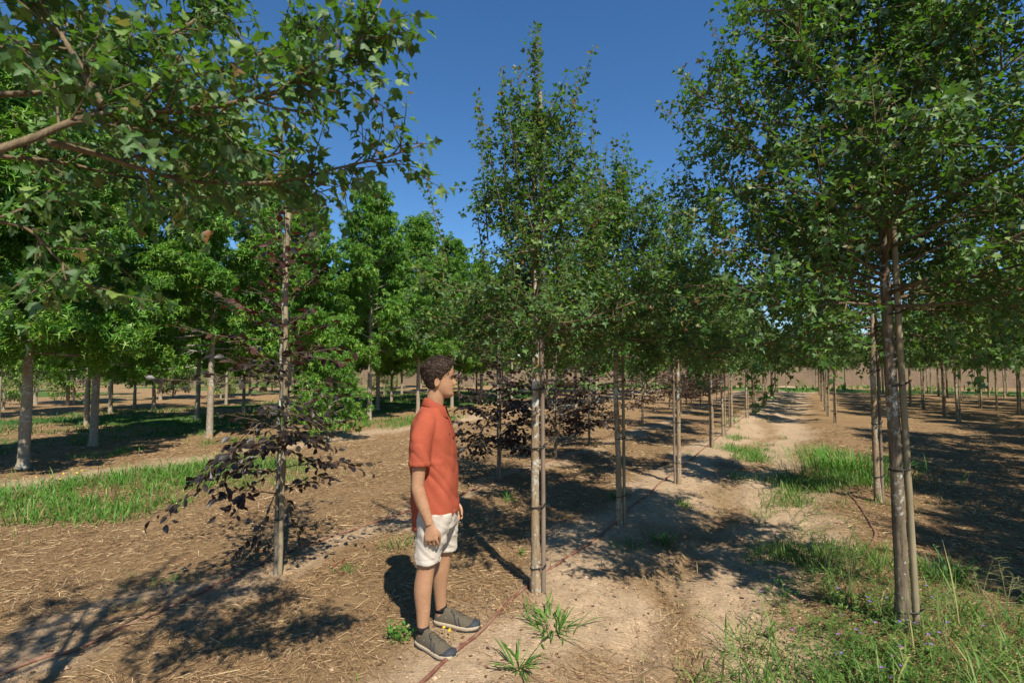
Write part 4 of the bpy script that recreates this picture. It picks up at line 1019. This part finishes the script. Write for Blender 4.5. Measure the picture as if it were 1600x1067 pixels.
# ---------------------------------------------------------------- the man
def person():
    SK = NT('skin'); n = SK.noise(60, 3, .6, SK.coords()); n0 = SK.noise(9, 3, .6, SK.coords())
    c = SK.mix(n0, (.31, .155, .080), (.48, .285, .165)); c = SK.mix(SK.ramp(n, [(.4, (0, 0, 0)), (.75, (.5, .5, .5))]), c, (.29, .13, .07))
    b = SK.bsdf(c, .5, .35, n, .08, .002); b.inputs['Subsurface Weight'].default_value = .12; b.inputs['Subsurface Radius'].default_value = (.012, .005, .003); b.inputs['Subsurface Scale'].default_value = .5
    skin = SK.done(b)
    def cloth(name, a, bcol, scale=900, str_=.25):
        t = NT(name); n = t.noise(7, 4, .7, t.coords()); w = t.noise(scale, 2, .6, t.coords()); n5 = t.noise(38, 4, .7, t.coords())
        c = t.mix(n, a, bcol); c = t.mix(t.ramp(n5, [(.45, (0, 0, 0)), (.75, (.35, .35, .35))]), c, tuple(x*.72 for x in a)); return t.done(t.bsdf(c, .88, .15, w, str_, .001))
    shirt_m = cloth('polo_cotton', (.30, .066, .034), (.37, .084, .044)); trim_m = cloth('polo_rib', (.27, .058, .031), (.33, .072, .038))
    short_m = cloth('shorts_cotton', (.45, .395, .325), (.53, .47, .395))
    hair_m = strand_mat('hair', [(0, (.016, .011, .008)), (.5, (.04, .026, .017)), (1, (.11, .070, .042))], .75)
    shoe_m = flat_mat('shoe_mesh', (.10, .083, .056), .85, .2, .25, 220, .3, .002); cap_m = flat_mat('shoe_rubber', (.035, .040, .045), .7, .3, .2, 90)
    sole_m = flat_mat('shoe_sole', (.42, .34, .23), .8, .2, .2, 60); tread_m = flat_mat('shoe_tread', (.03, .03, .028), .85, .2, .2, 60)
    dark_m = flat_mat('dark_cloth', (.02, .02, .023), .9, .1, .2, 200); lace_m = flat_mat('lace', (.09, .075, .055), .9, .1)
    z0 = height1(*MAN)
    ty = R(-5); f = np.array([math.cos(ty), math.sin(ty), 0]); sR = np.array([math.sin(ty), -math.cos(ty), 0])   # front, and his right-hand side
    up = np.array([0, 0, 1.])
    def pt(a, s, z): return f*a+sR*s+up*z
    def ering(c, a, b, ra, rb, n=28, p=2.0, raf=None):
        th = np.arange(n)*2*math.pi/n; ct, st = np.cos(th), np.sin(th)
        x = np.sign(ct)*np.abs(ct)**(2/p); y = np.sign(st)*np.abs(st)**(2/p)
        rx = np.where(ct > 0, raf if raf else ra, ra)
        return np.asarray(c)+np.outer(x*rx, a)+np.outer(y*rb, b)
    def limb(pts, rads, n=16, res=14, flat=None):
        pts = smooth_path(np.array(pts), res); r = np.interp(np.linspace(0, 1, res), np.linspace(0, 1, len(rads)), rads)
        r = np.convolve(np.pad(r, 1, 'edge'), [.2, .6, .2], 'valid')
        return tube(pts, r, n)
    def fuse(name, parts, voxel, it, mats, fac=.5, dec=None):
        g = Geo()
        for V, F in parts: g.add(V, F)
        me = g.mesh(name+'_src', mats); o = bpy.data.objects.new(name+'_src', me); COL.objects.link(o)
        m = o.modifiers.new('r', 'REMESH'); m.mode = 'VOXEL'; m.voxel_size = voxel; m.use_smooth_shade = True
        m = o.modifiers.new('s', 'SMOOTH'); m.factor = fac; m.iterations = it
        if dec: m = o.modifiers.new('d', 'DECIMATE'); m.ratio = dec
        bpy.context.view_layer.update(); dg = bpy.context.evaluated_depsgraph_get()
        e = bpy.data.meshes.new_from_object(o.evaluated_get(dg)); e.name = name
        bpy.data.objects.remove(o); bpy.data.meshes.remove(me)
        e.materials.clear()
        for m in mats: e.materials.append(m)
        return e
    def coords_of(me):
        a = np.empty(len(me.vertices)*3, np.float32); me.vertices.foreach_get('co', a); return a.reshape(-1, 3).astype(float)
    def normals_of(me):
        a = np.empty(len(me.vertices)*3, np.float32); me.vertex_normals.foreach_get('vector', a); return a.reshape(-1, 3).astype(float)
    def set_co(me, V): me.vertices.foreach_set('co', V.astype(np.float32).ravel()); me.update()

    # --- head in its own frame (x forward, y to his left, z up), chin at t=0, crown at t=1
    hy = R(9); hf = np.array([math.cos(hy), math.sin(hy), 0]); hl = np.array([-math.sin(hy), math.cos(hy), 0])
    HZ, HH = 1.487, .232; HC = np.array([.008, 0.0, 0])
    tk = [0, .05, .12, .22, .32, .42, .5, .58, .66, .75, .84, .92, .97, 1]
    fr = [.062, .086, .093, .089, .092, .090, .088, .087, .093, .094, .087, .066, .038, .004]
    bk = [.005, -.005, -.018, -.048, -.072, -.084, -.090, -.095, -.097, -.095, -.086, -.064, -.038, -.004]
    wd = [.020, .034, .046, .056, .063, .067, .070, .072, .074, .073, .066, .049, .030, .003]
    def head_pts(off=0.0, nt=60, na=56):
        ts = np.concatenate([np.linspace(0, .9, nt-12), np.linspace(.91, 1, 12)]); th = np.arange(na)*2*math.pi/na
        T_, A = np.meshgrid(ts, th, indexing='ij')
        F_, B_, W_ = (np.interp(T_, tk, q) for q in (fr, bk, wd))
        cx = (F_+B_)/2; hx = (F_-B_)/2; ct, st = np.cos(A), np.sin(A)
        p = np.where(ct > 0, 2.25, 2.1)
        x = cx+hx*np.sign(ct)*np.abs(ct)**(2/p); y = W_*np.sign(st)*np.abs(st)**(2/p)
        fm = ct > 0
        def bump(t0, st_, y0, sy, amp): return amp*np.exp(-((T_-t0)/st_)**2-((np.abs(y)-y0)/sy)**2)*fm
        nose = np.interp(T_, [.33, .365, .39, .42, .47, .54, .60, .66], [0, .010, .026, .027, .020, .011, .004, 0])*np.exp(-(y/np.interp(T_, [.37, .45, .6], [.0145, .0115, .009]))**2)*fm
        x = x+nose+bump(.275, .022, 0, .022, .0065)+bump(.215, .022, 0, .019, .0062)+bump(.247, .010, 0, .022, -.004)+bump(.10, .05, 0, .02, .004)
        x = x+bump(.535, .045, .031, .016, -.010)+bump(.61, .03, .03, .022, .004)+bump(.16, .025, 0, .02, -.003)
        z = HZ+HH*T_
        return T_, np.stack([x, y, z], -1)
    T_, hp = head_pts()
    def hw(p): return HC+p[..., 0:1]*hf+p[..., 1:2]*hl+p[..., 2:3]*up
    parts = [loft(hw(hp))]
    for sgn in (1, -1):                            # ears
        ring = []
        for k, (dy, sc_) in enumerate([(-.004, .8), (.006, .95), (.013, 1.0), (.017, .88), (.015, .6)]):
            th = np.arange(20)*2*math.pi/20
            x = -.006+np.cos(th)*.0175*sc_-.006*dy/.01+.004*np.sin(th); z = HZ+HH*.46+np.sin(th)*.030*sc_*(1-.12*np.sin(th+.6)); y = sgn*(.066+dy+.004*np.cos(th)*-1)
            ring.append(hw(np.stack([x, np.full(20, 0)+y, z], -1)))
        parts.append(loft(ring))
    # neck, trunk
    neck = [(-.030, 0, 1.36, .062), (-.022, 0, 1.44, .057), (-.012, 0, 1.50, .056), (.0, 0, 1.56, .056)]
    parts.append(limb([pt(a, s, z) for a, s, z, r in neck], [r for *_, r in neck], 20))
    tor = [(.72, .0, .10, .155), (.84, .0, .105, .160), (.95, -.01, .095, .145), (1.05, -.015, .098, .150), (1.18, -.025, .112, .165), (1.30, -.035, .108, .178), (1.375, -.035, .082, .165), (1.415, -.032, .062, .115), (1.445, -.028, .052, .06)]
    parts.append(loft([ering(pt(a, 0, z), f, sR, d, w, 28, 2.3) for z, a, d, w in tor]))
    # legs (world-aligned x right, y away)
    legR = [(.00, -.085, .84, .088), (-.02, -.095, .66, .080), (-.045, -.105, .50, .058), (-.052, -.108, .44, .054), (-.066, -.112, .33, .056), (-.062, -.115, .20, .042), (-.062, -.118, .10, .034), (-.058, -.120, .05, .034)]
    legL = [(.015, .085, .84, .088), (.03, .10, .66, .080), (.030, .115, .50, .058), (.026, .12, .44, .054), (.008, .13, .33, .055), (.006, .14, .20, .041), (.010, .145, .10, .034), (.012, .147, .05, .034)]
    for L in (legR, legL): parts.append(limb([q[:3] for q in L], [q[3] for q in L], 18, 24))
    # arms
    aR = [(-.036, .145, 1.355, .052), (-.048, .178, 1.27, .048), (-.060, .206, 1.10, .042), (-.068, .214, .985, .038), (-.062, .215, .945, .040), (-.038, .214, .87, .038), (-.006, .212, .785, .027), (.004, .211, .752, .026)]
    aL = [(-.042, -.145, 1.355, .052), (-.055, -.178, 1.27, .048), (-.055, -.206, 1.10, .042), (-.045, -.214, .995, .038), (-.035, -.214, .96, .040), (.000, -.208, .895, .038), (.046, -.198, .815, .027), (.056, -.195, .795, .026)]
    for L in (aR, aL): parts.append(limb([pt(*q[:3]) for q in L], [q[3] for q in L], 16, 26))
    # hands: palm, four fingers, thumb
    def hand(w, d, fwd, inn, curl=1.0):
        w = np.array(w); d = norm(d); fwd = norm(fwd-d*np.dot(fwd, d)); inn = norm(inn-d*np.dot(inn, d)-fwd*np.dot(inn, fwd))
        rings = [ering(w+d*a+inn*.002, fwd, inn, ra, rb, 18, 2.6) for a, ra, rb in ((-.012, .024, .018), (.02, .031, .017), (.05, .040, .0165), (.078, .042, .0155), (.088, .038, .011))]
        out = [loft(rings)]
        for k, (o, L, r) in enumerate([(.0345, .072, .0082), (.0115, .080, .0085), (-.0115, .074, .0082), (-.0335, .058, .0072)]):
            b = w+d*.078+fwd*o; c1 = b+(d*.93+inn*.30*curl)*L*.45; c2 = c1+(d*.55+inn*.85*curl-fwd*.05)*L*.33; c3 = c2+(d*.05+inn*.95*curl-fwd*.05)*L*.25
            out.append(tube(smooth_path([b-d*.015, b, c1, c2, c3], 12), np.interp(np.linspace(0, 1, 12), [0, .5, 1], [r*1.05, r, r*.8]), 9))
        b = w+d*.022+fwd*.026+inn*.006; c1 = b+d*.030+fwd*.018+inn*.012; c2 = c1+d*.030+fwd*.002+inn*.010; c3 = c2+d*.022-fwd*.006+inn*.008
        out.append(tube(smooth_path([b-d*.012-fwd*.01, b, c1, c2, c3], 12), np.interp(np.linspace(0, 1, 12), [0, .4, .7, 1], [.013, .012, .0098, .0075]), 9))
        return out
    parts += hand(pt(.008, .211, .742), pt(.11, -.02, -1), f, -sR)
    parts += hand(pt(.060, -.194, .79), pt(.32, .06, -.93), f, sR)
    me = fuse('person', parts, .0042, 3, [skin], dec=.42)
    body = obj('person', me, None, (MAN[0], MAN[1], z0))
    tag(body, 'young man in orange polo shirt and off-white shorts looking to the right', 'person')
    # --- polo shirt
    tor = [(.725, -.004, .146, .172), (.80, -.006, .149, .174), (.90, -.012, .148, .172), (1.02, -.018, .146, .172), (1.15, -.026, .144, .174), (1.26, -.032, .133, .180), (1.335, -.036, .115, .172), (1.385, -.037, .092, .148), (1.415, -.036, .076, .125), (1.437, -.033, .067, .080)]
    tz = np.linspace(.725, 1.437, 40); sec = [np.interp(tz, [q[0] for q in tor], [q[k] for q in tor]) for k in (1, 2, 3)]
    parts = [loft([ering(pt(a, 0, z), f, sR, d, w, 40, 2.35) for z, a, d, w in zip(tz, *sec)])]
    for sg in (1, -1):
        q = [(-.035, .09, 1.375, .056), (-.042, .145, 1.335, .066), (-.054 if sg > 0 else -.05, .186, 1.235, .066), (-.060 if sg > 0 else -.052, .208, 1.12, .064), (-.061 if sg > 0 else -.052, .210, 1.095, .064)]
        parts.append(limb([pt(a, sg*s, z) for a, s, z, r in q], [r for *_, r in q], 22, 16))
    me = fuse('shirt', parts, .007, 5, [shirt_m])
    V = coords_of(me); N = normals_of(me)
    a_ = V@f; s_ = V@sR; z_ = V[:, 2]
    hem = np.clip((.86-z_)/.12, 0, 1)
    V[:, 2] += hem*(.055*np.clip(a_/.14, -1, 1)+.0*s_)     # front hem rides higher than the tail
    fold = .0090*(fbm(a_*14+z_*9, s_*13, 91, 2)-.5)*2+.0035*(fbm(a_*30+z_*14, z_*4+s_*24, 92, 2)-.5)*2
    rad = np.hypot(a_+.03, s_-.14); diag = np.sin((z_-1.06)*38+(a_)*52)*np.exp(-((z_-1.08)/.09)**2-((a_-.03)/.08)**2)*(s_ > 0)
    vert = np.sin(a_*60+3*np.sin(z_*9))*np.exp(-((z_-.88)/.16)**2)
    crease = -.010*(1-np.abs(2*fbm(a_*9+z_*6, s_*9-z_*4, 98, 2)-1))**4*np.clip((1.3-z_)/.15, 0, 1)
    V += N*(.002+fold*.7+crease+.0060*diag+.004*vert)[:, None]
    band = (np.abs(z_-1.105) < .016) & (np.abs(s_) > .135); V += N*(band*.0022)[:, None]
    band = (z_ < .755); V += N*(band*.001)[:, None]
    set_co(me, V); shirt = obj('shirt', me, body)
    # sleeve cuffs
    for sg in (1, -1):
        c0 = pt(-.060 if sg > 0 else -.052, sg*.2075, 1.135); c1 = pt(-.061 if sg > 0 else -.052, sg*.2105, 1.092)
        g = Geo(); g.add(*tube([c0, c0+(c1-c0)*.1, c0+(c1-c0)*.9, c1, c1+(c0-c1)*.04], [.0585, .0605, .0608, .0590, .050], 32)); obj('sleeve_cuff', g.mesh('sleeve_cuff', [trim_m]), shirt)
    # collar: stand and turned-down fall
    n = 48; th = np.linspace(R(14), R(346), n)
    cen = np.array([-.022, 0])
    def cring(r1, r2, z, dip):
        a = cen[0]+np.cos(th)*r1+.008; s = np.sin(th)*r2; zz = z-dip*np.clip(np.cos(th), -.2, 1)**1+.012*np.clip(-np.cos(th), 0, 1)
        return np.stack([pt(*q) for q in zip(a, s, zz)])
    rows = [cring(.064, .064, 1.425, .030), cring(.063, .063, 1.468, .036), cring(.066, .066, 1.474, .038), cring(.074, .075, 1.462, .046), cring(.092, .098, 1.425, .062), cring(.090, .096, 1.421, .062), cring(.072, .073, 1.455, .046)]
    V = np.concatenate(rows); i = np.arange(6)[:, None]*n; j = np.arange(n-1)[None]; A = (i+j).ravel()
    F = np.concatenate([np.stack([A, A+1, A+n+1], 1), np.stack([A, A+n+1, A+n], 1)])
    g = Geo(); g.add(V, F); obj('collar', g.mesh('collar', [trim_m]), shirt)
    # placket with buttons and small chest mark, laid on the real shirt surface
    dep = shirt.data; VV = coords_of(dep); AA = VV@f; SS = VV@sR; ZZ = VV[:, 2]
    def front(s, z):
        k = (np.abs(SS-s) < .012) & (np.abs(ZZ-z) < .012) & (AA > .0)
        return AA[k].max() if k.any() else .09
    zs = np.linspace(1.405, 1.235, 10)
    for nm, s0, s1, lift, mt in (('placket', -.015, .015, .0028, trim_m),):
        V = []
        for z in zs:
            for s, l in ((s0, 0), (s0, lift), (s1, lift), (s1, 0)): V.append(pt(front(0, z)+l+.0005, s, z))
        F = []
        for k in range(9):
            for q in range(3): a = 4*k+q; F += [[a, a+1, a+5], [a, a+5, a+4]]
        F += [[36, 37, 38], [36, 38, 39]]
        g = Geo(); g.add(V, F); obj('placket', g.mesh('placket', [mt]), shirt)
    for z in (1.375, 1.325, 1.275):
        c = pt(front(0, z)+.0035, 0, z); g = Geo(); g.add(*tube([c-f*.002, c+f*.001, c+f*.0022], [.0055, .0055, .004], 10)); obj('button', g.mesh('button', [cap_m]), shirt)
    c = pt(front(.075, 1.27)+.002, .075, 1.27)
    g = Geo(); g.add(*tube([c-f*.003, c+f*.0005], [.005, .004], 6)); g.add(*tube([c-up*.007-f*.003, c-up*.006+f*.0003], [.004, .003], 6)); obj('chest_emblem', g.mesh('chest_emblem', [dark_m]), shirt)
    # --- shorts
    parts = [loft([ering(pt(.0, 0, z), f, sR, d, w, 32, 2.4) for z, d, w in ((.70, .128, .172), (.78, .128, .168), (.86, .120, .160))])]
    for q in ([(.0, -.088, .80, .112), (-.012, -.094, .68, .102), (-.032, -.100, .58, .083), (-.040, -.103, .515, .081), (-.041, -.103, .497, .081)], [(.015, .088, .80, .112), (.030, .10, .68, .101), (.036, .110, .58, .083), (.038, .114, .515, .080), (.038, .114, .497, .080)]):
        parts.append(limb([k[:3] for k in q], [k[3] for k in q], 26, 18))
    me = fuse('shorts', parts, .006, 2, [short_m]); V = coords_of(me); N = normals_of(me); a_ = V@f; s_ = V@sR; z_ = V[:, 2]
    V += N*(.004-.011*(1-np.abs(2*fbm(a_*11+z_*9, s_*11+z_*6, 97, 2)-1))**3+.006*(fbm(a_*16+z_*7, s_*14, 95, 2)-.5)+.008*(fbm(a_*30+z_*34, s_*24-z_*14, 96, 2)-.5)+.003*np.sin(z_*70+a_*30)*np.exp(-((z_-.62)/.09)**2)*(a_ > .03)-.0022*np.exp(-((z_-.527)/.004)**2))[:, None]
    set_co(me, V); sh = obj('shorts', me, body)
    # --- hair: shell following the skull plus short curls
    T2, hp = head_pts(0, 70, 72); x, y = hp[..., 0], hp[..., 1]
    ang = np.degrees(np.arctan2(np.abs(y), x))                 # 0 front, 180 back
    line = np.interp(ang, [0, 25, 42, 55, 68, 80, 92, 102, 120, 150, 180], [.87, .85, .80, .72, .66, .52, .52, .60, .26, .12, .10])
    m = np.clip((T2-line)/.05+.5, 0, 1)
    ctr = np.array([0, 0, HZ+HH*.55]); outd = norm(hp-ctr)
    thick = np.interp(T2, [.1, .3, .5, .7, .85, 1], [.002, .006, .011, .019, .029, .034])
    curl = (fbm(ang*.13+T2*5, T2*26+np.sign(y)*7, 55, 3)-.5)
    offs = np.where(m > 0, m*(thick*(1+.55*curl)), 0)-(1-m)*.012
    hair_p = hp+outd*offs[..., None]
    g = Geo(); g.add(*loft(hw(hair_p)))
    rng = np.random.default_rng(8); cand = np.argwhere((m > .8)); sel = cand[rng.integers(0, len(cand), 2100)]
    for (i, j) in sel:
        p = hair_p[i, j]; o = outd[i, j]; tt = T2[i, j]
        L = np.interp(tt, [.1, .4, .7, 1], [.004, .007, .013, .017]); r = np.interp(tt, [.1, .5, 1], [.0008, .0012, .0017])
        a = norm(np.cross(o, rng.normal(size=3))); b = np.cross(o, a); w0 = rng.uniform(0, 6.28); L = L*rng.uniform(.7, 1.7); cr = L*.38
        k = np.linspace(0, 1, 6); w = w0+k*rng.uniform(3.0, 6.0)
        q = p+np.outer(k*L*.45-.003, o)+np.outer(np.cos(w)*cr-cr*math.cos(w0), a)+np.outer(np.sin(w)*cr-cr*math.sin(w0), b)
        g.add(*tube(hw(q), r*np.array([1, 1.2, 1.2, 1.1, .9, .4]), 4, False))
    obj('hair', g.mesh('hair', [hair_m]), body)
    eye_m = flat_mat('eye_white', (.30, .26, .23), .35, .3, .05); iris_m = flat_mat('iris', (.03, .018, .012), .2, .5, .1)
    for sg in (1, -1):
        k = np.argmin((T_-.533)**2*30+((hp0:=head_pts()[1])[..., 1]-sg*.031)**2*4000+(hp0[..., 0] < 0)*9)
        ep = hp0.reshape(-1, 3)[k]+np.array([-.0055, 0, 0])
        th = np.linspace(-1.5, 1.5, 8); g = Geo()
        g.add(*loft([hw(np.stack([ep[0]+.011*np.sin(a)+0*np.arange(14), ep[1]+.0125*math.cos(a)*np.cos(np.arange(14)*2*math.pi/14), ep[2]+.0068*math.cos(a)*np.sin(np.arange(14)*2*math.pi/14)], -1)) for a in th]))
        e = obj('eye', g.mesh('eye', [eye_m]), body)
        g = Geo(); c = ep+np.array([.0095, 0, 0]); g.add(*loft([hw(np.stack([np.full(12, c[0]+dx), c[1]+r*np.cos(np.arange(12)*.5236), c[2]+r*np.sin(np.arange(12)*.5236)], -1)) for dx, r in ((-.003, .0062), (.001, .006), (.0022, .003))])); obj('iris', g.mesh('iris', [iris_m]), e)
        g = Geo(); fx = lambda yy, t: hp0.reshape(-1, 3)[np.argmin((T_.ravel()-t)**2*30+(hp0.reshape(-1, 3)[:, 1]-yy)**2*4000+(hp0.reshape(-1, 3)[:, 0] < 0)*9)]
        q = np.array([fx(sg*yy, t)+np.array([.0015, 0, 0]) for yy, t in ((.013, .615), (.024, .632), (.036, .630), (.046, .612))]); g.add(*tube(hw(smooth_path(q, 10)), [.002, .0036, .004, .004, .004, .0038, .0035, .003, .0022, .0014], 6)); obj('eyebrow', g.mesh('eyebrow', [hair_m]), body)
    # --- shoes and socks
    def shoe(ax, ay, yaw):
        gx, gy = MAN[0]+ax, MAN[1]+ay; gz_ = float(np.max(gz(np.array([gx, gx+.1*math.cos(yaw)]), np.array([gy, gy+.1*math.sin(yaw)]))))-z0
        e1 = np.array([math.cos(yaw), math.sin(yaw), 0]); e2 = np.array([-math.sin(yaw), math.cos(yaw), 0]); O = np.array([ax, ay, gz_-.004])
        xs = np.array([-.092, -.078, -.04, .0, .05, .10, .145, .185, .210, .219])
        wl = np.array([.024, .035, .041, .041, .044, .051, .053, .046, .031, .013])
        hs_ = np.array([.092, .110, .114, .114, .102, .082, .068, .059, .050, .038])
        def sole(zb, zt, grow, cut=0):
            rings = []
            for zz, gr in ((zb, grow-.004), (zb+.004, grow), (zt-.003, grow), (zt, grow-.003)):
                r = np.concatenate([np.stack([xs+np.sign(xs)*gr*.6, wl+gr], 1), np.stack([xs+np.sign(xs)*gr*.6, -wl-gr], 1)[::-1]])
                lift = .012*np.clip((r[:, 0]-.12)/.08, 0, 1)**2
                rings.append(O+np.outer(r[:, 0], e1)+np.outer(r[:, 1], e2)+np.outer(zz+lift, up))
            return loft(rings)
        rings = []
        for x, w, h in zip(xs, wl, hs_):
            th = np.linspace(0, math.pi, 15); ww = np.cos(th); hh = np.sin(th)**.75
            squ = np.where(x < .04, .80, .72); yy = w*ww*(1-.28*(np.sin(th)**2)*(1 if x < .06 else .4)); zz = .024+(h-.024)*hh
            lift = .010*np.clip((x-.12)/.08, 0, 1)**2
            rings.append(O+x*e1+np.outer(yy, e2)+np.outer(zz+lift, up))
        Vu, Fu = loft(rings)
        me = fuse('shoe', [(Vu, Fu), limb([O+e1*-.055+up*.09, O+e1*-.050+up*.118], [.036, .038], 16, 4)], .0045, 3, [shoe_m])
        s = obj('shoe', me, body)
        g = Geo(); g.add(*sole(.010, .033, .0045)); obj('sole', g.mesh('sole', [sole_m]), s)
        g = Geo(); g.add(*sole(.0, .013, .006)); obj('tread', g.mesh('tread', [tread_m]), s)
        # toe cap wraps the front
        rr = []
        for x, w, h in zip(xs, wl, hs_):
            if x < .135: continue
            th = np.linspace(0, math.pi, 15); ww = np.cos(th); hh = np.sin(th)**.75; lift = .010*np.clip((x-.12)/.08, 0, 1)**2
            k = np.clip((x-.135)/.03, .55, 1)
            rr.append(O+(x+.003)*e1+np.outer((w+.003)*ww*(1-.11*np.sin(th)**2), e2)+np.outer(.026+(h-.022)*hh*k+lift, up))
        g = Geo(); g.add(*loft(rr)); obj('toe_cap', g.mesh('toe_cap', [cap_m]), s)
        g = Geo()
        for k, x in enumerate((.035, .058, .080, .102)):
            h = np.interp(x, xs, hs_); w = .020
            for d in (1, -1):
                q = [O+(x-.010*d)*e1-e2*w+up*(h-.006), O+x*e1+up*(h+.006), O+(x+.010*d)*e1+e2*w+up*(h-.006)]
                g.add(*tube(smooth_path(q, 7), .0022, 5))
        for d in (1, -1):
            q = [O+.03*e1+up*.098, O+.035*e1+e2*.022*d+up*.112, O+.06*e1+e2*.035*d+up*.100, O+.055*e1+e2*.026*d+up*.088, O+.035*e1+up*.099]
            g.add(*tube(smooth_path(q, 16), .0019, 5))
        obj('lace', g.mesh('lace', [lace_m]), s)
        g = Geo()
        for d in (1, -1):                          # overlay straps and a small curved mark on the outer side
            for x0, x1 in ((.055, .085), (.085, .11)):
                q = [O+x0*e1+e2*d*(np.interp(x0, xs, wl)*.60)+up*(np.interp(x0, xs, hs_)*.86), O+(x0+x1)/2*e1+e2*d*(np.interp(x0, xs, wl)*.93)+up*.060, O+x1*e1+e2*d*(np.interp(x1, xs, wl)+.001)+up*.036]
                g.add(*tube(smooth_path(q, 8), .0036, 6))
        obj('overlay', g.mesh('overlay', [cap_m]), s)
        g = Geo(); th = np.linspace(0, 1, 14)
        for d in (1, -1):
            q = np.array([O+(.012+.014*math.sin(k*5.2+.4))*e1+e2*d*(.0372-.001*k)+up*(.047+.022*k) for k in th]); g.add(*tube(q, .0016, 4))
        obj('side_mark', g.mesh('side_mark', [sole_m]), s)
        g = Geo(); g.add(*tube([O-.052*e1+up*.085, O-.052*e1+up*.112, O-.050*e1+up*.121, O-.050*e1+up*.124], [.040, .0385, .0375, .034], 20)); obj('sock', g.mesh('sock', [dark_m]), body)
        g = Geo(); g.add(*tube(smooth_path([O-.088*e1+up*.080, O-.100*e1+up*.105, O-.094*e1+up*.122, O-.084*e1+up*.112], 10), .0045, 6)); obj('heel_tab', g.mesh('heel_tab', [shoe_m]), s)
    shoe(-.022, -.150, R(-40)); shoe(.062, .130, R(-20))
person()
